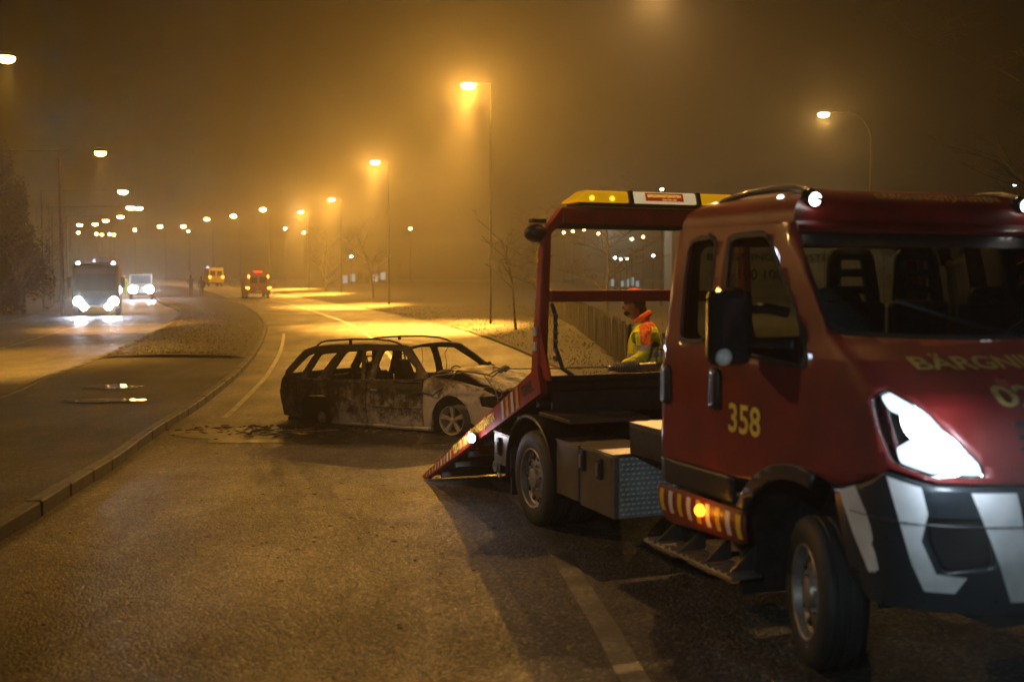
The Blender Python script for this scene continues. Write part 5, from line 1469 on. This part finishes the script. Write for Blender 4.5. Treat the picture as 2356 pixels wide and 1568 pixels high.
g = P(1432, 640, 160); building('low building with pale lit windows seen through the gantry', (g.x, g.y, tz(160) - .9), 5, 6, 2.6, 7, 1, R(6), .8)
g = P(1960, 640, 95); building('pale depot wall behind the tow truck cab', (g.x, g.y, tz(95)), 30, 10, 7, 9, 2, R(-4), .0)

# ------------------------------------------------------------------ trees, fence
def branches(seed, H, spread, levels, ratio=.62, trunk_r=.16, crown_start=.3, droop=0.0, nb=3, twig_n=0):
    rnd = random.Random(seed); tr = MB(); cr = MB()
    def grow(p, d, l, r, lev):
        n = 4; pts = [p]; rs = [r]; q = p.copy(); dd = d.copy()
        for i in range(n):
            dd = (dd + Vector((rnd.uniform(-1, 1), rnd.uniform(-1, 1), rnd.uniform(-.5, .6) - droop * lev)) * .16).normalized()
            q = q + dd * l / n; pts.append(q.copy()); rs.append(r * (1 - .5 * (i + 1) / n))
        (tr if lev == 0 else cr).tube(pts, rs, 7 if lev == 0 else (5 if lev == 1 else 3), False)
        if lev >= levels: return
        k = nb + (4 if lev == 0 else rnd.randint(0, 2))
        for j in range(k):
            t = crown_start + (1 - crown_start) * (j + rnd.random()) / k if lev == 0 else .25 + .75 * rnd.random()
            i0 = min(n - 1, int(t * n)); b_ = pts[i0].lerp(pts[i0 + 1], t * n - i0)
            a = rnd.uniform(0, 2 * PI); side = Vector((math.cos(a), math.sin(a), 0))
            nd_ = (dd * (1 - spread) + side * spread + Vector((0, 0, .15))).normalized()
            grow(b_, nd_, l * ratio * rnd.uniform(.7, 1.1) * (1 if lev else .8), max(.004, rs[i0] * .55), lev + 1)
    grow(Vector((0, 0, -.1)), Vector((0, 0, 1)), H * .75, trunk_r, 0)
    return tr, cr
tree_meshes = {}
def tree(label, x, y, kind, seed, H, rz=0, sc_=1.0, name='bare_tree', zoff=.2):
    key = (kind, seed)
    if key not in tree_meshes:
        if kind == 'birch': t, c = branches(seed, H, .45, 3, .45, .055, .35, .12, 2)
        elif kind == 'spread': t, c = branches(seed, H, .72, 5, .62, .09, .18, .0, 3)
        else: t, c = branches(seed, H, .6, 4, .60, .11, .12, .02, 4)
        tm = t.mesh('trunk'); tm.materials.append(M['bark_birch' if kind == 'birch' else 'bark_dark']); tm.polygons.foreach_set('use_smooth', [True] * len(tm.polygons))
        cm = c.mesh('crown'); cm.materials.append(M['twigs'])
        tree_meshes[key] = (tm, cm)
    tm, cm = tree_meshes[key]
    e = empty(name, label, 'tree', (x, y, tz(y) + zoff), (0, 0, rz)); e.scale = (sc_,) * 3
    link(bpy.data.objects.new('trunk', tm), e); link(bpy.data.objects.new('crown', cm), e)
    return e
g = G(1187, 765); tree('slender pale birch with a crooked trunk on the verge left of the gantry', g.x, g.y, 'birch', 3, 4.6)
tree('bare spreading tree seen through the gantry', 4.2, 50, 'spread', 5, 7.0, .5, .9)
tree('leafless tree farther off behind the gantry', 1.6, 62, 'spread', 5, 7.0, 2.5, .9)
tree('faint tree behind the third right-hand lamp', -12, 98, 'dense', 7, 8, .2, .9)
tree('faint tree in front of the low depot', -20, 122, 'dense', 8, 8, 1.1, .9)
tree('tall bare tree with fine branches at the right edge of the picture', 15.0, 31, 'dense', 7, 12, .9, 1.0, zoff=.3)
tree('big bare tree behind the tow truck, reaching past the right edge', 17.5, 36, 'spread', 6, 12, 2.0, 1.0, zoff=.3)
left_t = [(-26.2, 60.5, 1.15, 'dark bare tree closest to the fire engine'), (-29.8, 63, 1.25, 'tall dark tree second from the fire engine'), (-33.5, 71, 1.35, 'dark tree at the left edge of the picture, middle of the group'), (-28.5, 52, 1.15, 'dark bare tree at the left edge, nearest the road'), (-38, 88, 1.3, 'dark tree behind the left-hand group'), (-46, 112, 1.2, 'faint tree far down the left verge'), (-33, 60, 1.3, 'bushy dark tree filling the left edge of the picture'), (-36, 77, 1.3, 'dark tree just left of the thin mast')]
for i, (x, y, s_, lb) in enumerate(left_t):
    tree(lb, x, y, 'dense', 7 + i % 2, 12 if i % 2 == 0 else 8, i * 1.3, s_ * (.62 if i % 2 == 0 else .95))
# low scrub under the left trees: small leaf clumps
def shrub(label, x, y, r, n, seed):
    rnd = random.Random(seed); mb = MB(); st_ = MB()
    for k in range(7):
        a = rnd.uniform(0, 2 * PI); st_.tube([(0, 0, 0), (math.cos(a) * r * .4, math.sin(a) * r * .4, r * .8), (math.cos(a) * r * .7, math.sin(a) * r * .7, r * 1.4)], [.03, .02, .008], 4, False)
    for k in range(n):
        a = rnd.uniform(0, 2 * PI); q = r * rnd.random() ** .5; z = rnd.random() ** .8 * r * 1.7 * (1 - .35 * q / r)
        c = Vector((q * math.cos(a), q * math.sin(a), z)); s_ = rnd.uniform(.03, .08)
        d1 = Vector((rnd.uniform(-1, 1), rnd.uniform(-1, 1), rnd.uniform(-1, 1))).normalized() * s_; d2 = Vector((rnd.uniform(-1, 1), rnd.uniform(-1, 1), rnd.uniform(-1, 1))).normalized() * s_
        mb.add([c - d1, c + d2, c + d1], [(0, 1, 2)])
    e = empty('shrub', label, 'shrub', (x, y, tz(y) + .2)); st_.build('stems', 'bark_dark', e); mb.build('foliage', 'leaves_dark', e)
for i, (x, y, r, lb) in enumerate([(-25.5, 56, 1.3, 'dark shrub on the left verge beside the fire engine'), (-27.8, 58, 1.5, 'larger dark shrub under the left trees'), (-24.2, 49, 1.2, 'low shrub at the far left edge near the road'), (-31, 66, 1.6, 'dark shrub far back under the left trees'), (-22.6, 45.5, 1.0, 'smallest shrub at the left edge'), (-30, 62.5, 1.4, 'dark shrub left of the fire engine mirror')]):
    shrub(lb, x, y, r, 2600, 20 + i)
# tall evergreens with dense foliage massed at the left edge
def evergreen_mesh(seed, H, n):
    rnd = random.Random(seed); mb = MB(); tr = MB().tube([(0, 0, -.2), (0, 0, H * .9)], [.16, .03], 6)
    lobes = [(rnd.uniform(0, 2 * PI), rnd.uniform(.15, .9), rnd.uniform(.6, 1.3)) for _ in range(14)]
    for k in range(n):
        a0, t, rr = rnd.choice(lobes)
        R0 = H * .24 * (1.08 - t) ** .7 * rr
        q = R0 * rnd.random() ** .5; a = a0 + rnd.gauss(0, .7)
        c = Vector((q * math.cos(a), q * math.sin(a), H * (t + rnd.gauss(0, .05)) + .3 - q * .15)); s_ = rnd.uniform(.07, .20)
        d1 = Vector((rnd.uniform(-1, 1), rnd.uniform(-1, 1), rnd.uniform(-1, 1))).normalized() * s_; d2 = Vector((rnd.uniform(-1, 1), rnd.uniform(-1, 1), rnd.uniform(-1, 1))).normalized() * s_
        mb.add([c - d1, c + d2, c + d1], [(0, 1, 2)])
    for a0, t, rr in lobes:
        R0 = H * .22 * (1.08 - t) ** .7 * rr; tr.tube([(0, 0, H * t * .95), (R0 * math.cos(a0), R0 * math.sin(a0), H * t + .3)], [.05, .015], 4, False)
    tm = tr.mesh('trunk'); tm.materials.append(M['bark_dark']); cm = mb.mesh('crown'); cm.materials.append(M['leaves_dark'])
    return tm, cm
EV = [evergreen_mesh(31, 10, 12000), evergreen_mesh(32, 9, 11000)]
for i, (x, y, sc_, lb) in enumerate([(-29.0, 66, .88, 'dense dark evergreen nearest the fire engine'), (-31.5, 67, 1.0, 'tall dense evergreen second from the fire engine'), (-34.5, 76, 1.05, 'dense evergreen just right of the thin mast'), (-28.2, 61, .80, 'shorter dense evergreen at the left edge of the picture'),
      (-38.5, 84, 1.1, 'dense evergreen farther back along the left verge'), (-33.5, 70, 1.15, 'tallest dense evergreen at the left'), (-43, 95, 1.1, 'evergreen fading into the mist behind the fire engine'), (-26.6, 57, .72, 'lowest evergreen cut by the left edge of the picture')]):
    e = empty('evergreen_tree', lb, 'tree', (x, y, tz(y) + .2), (0, 0, i * 1.7)); e.scale = (sc_,) * 3
    tm, cm = EV[i % 2]; link(bpy.data.objects.new('trunk', tm), e); link(bpy.data.objects.new('crown', cm), e)
# thin mast by the left trees
e = empty('mast', 'thin dark mast among the left trees', 'post', (P(143, 640, 60).x, 60, tz(60)))
MB().tube([(0, 0, -.1), (0, 0, 8.3)], [.12, .09], 8).build('pole', 'bark_dark', e)
# paling fence on the verge, seen through the gantry
fe = empty('fence', 'weathered paling fence running into the haze behind the gantry', 'fence', (2.45, 24, tz(24) + .12))
pal = MB().prism([(-.045, -.1), (.045, -.1), (.045, .98), (0, 1.06), (-.045, .98)], -.011, .011).mesh('pale'); pal.materials.append(M['timber'])
yy = 20.0; k = 0
fence_x = lambda y: interp(y, [20, 24, 35, 47, 62], [2.95, 2.75, 2.55, 2.35, 1.6])
while yy < 62:
    o = bpy.data.objects.new('pale', pal); o.rotation_euler = (random.uniform(-.03, .03), random.uniform(-.04, .04), PI / 2 + random.uniform(-.06, .06))
    o.location = (fence_x(yy) - 2.45 + random.uniform(-.01, .01), yy - 24, tz(yy) - tz(24) + random.uniform(-.05, .03)); link(o, fe)
    yy += .19
for z in (.28, .78):
    MB().tube([(fence_x(y) - 2.45 + .035, y - 24, tz(y) - tz(24) + z) for y in rng(20, 62, 14)], .025, 4).build('rail', 'timber', fe)
# small blue road sign and other bits in the distance
g = G(520 / 1.0 * .0 + 236, 690)
p = P(236, 601, 95); e = empty('road_sign', 'small blue sign on a pole above the fire engine', 'sign', (p.x, p.y, tz(95)))
MB().tube([(0, 0, 0), (0, 0, p.z - tz(95))], .04, 6).build('pole', 'lamp_grey', e)
simple('sign_blue', (.10, .18, .55), .4)
MB().box(-.28, .28, -.05, -.02, p.z - tz(95) - .4, p.z - tz(95) + .4).build('plate', 'sign_blue', e)

# ------------------------------------------------------------------ haze
mb = MB().box(-262, 162, -30, 322, -1.4, 12.6)
hz = mb.mesh('haze'); m_ = bpy.data.materials.new('haze'); m_.use_nodes = True; nt = m_.node_tree; nt.nodes.clear()
o_ = nd(nt, 'ShaderNodeOutputMaterial'); pv = nd(nt, 'ShaderNodeVolumePrincipled')
pv.inputs['Color'].default_value = (.93, .90, .86, 1); pv.inputs['Density'].default_value = .0017; pv.inputs['Anisotropy'].default_value = .72
nt.links.new(pv.outputs[0], o_.inputs['Volume'])
hz.materials.append(m_)
ho = link(bpy.data.objects.new('haze', hz)); tag(ho, 'night mist hanging over the whole road', None, None, 'stuff')
for i, n_ in enumerate([n for n in bpy.data.objects if n.type == 'MESH' and n.parent is None and 'label' not in n]): print('NOLABEL', n_.name)
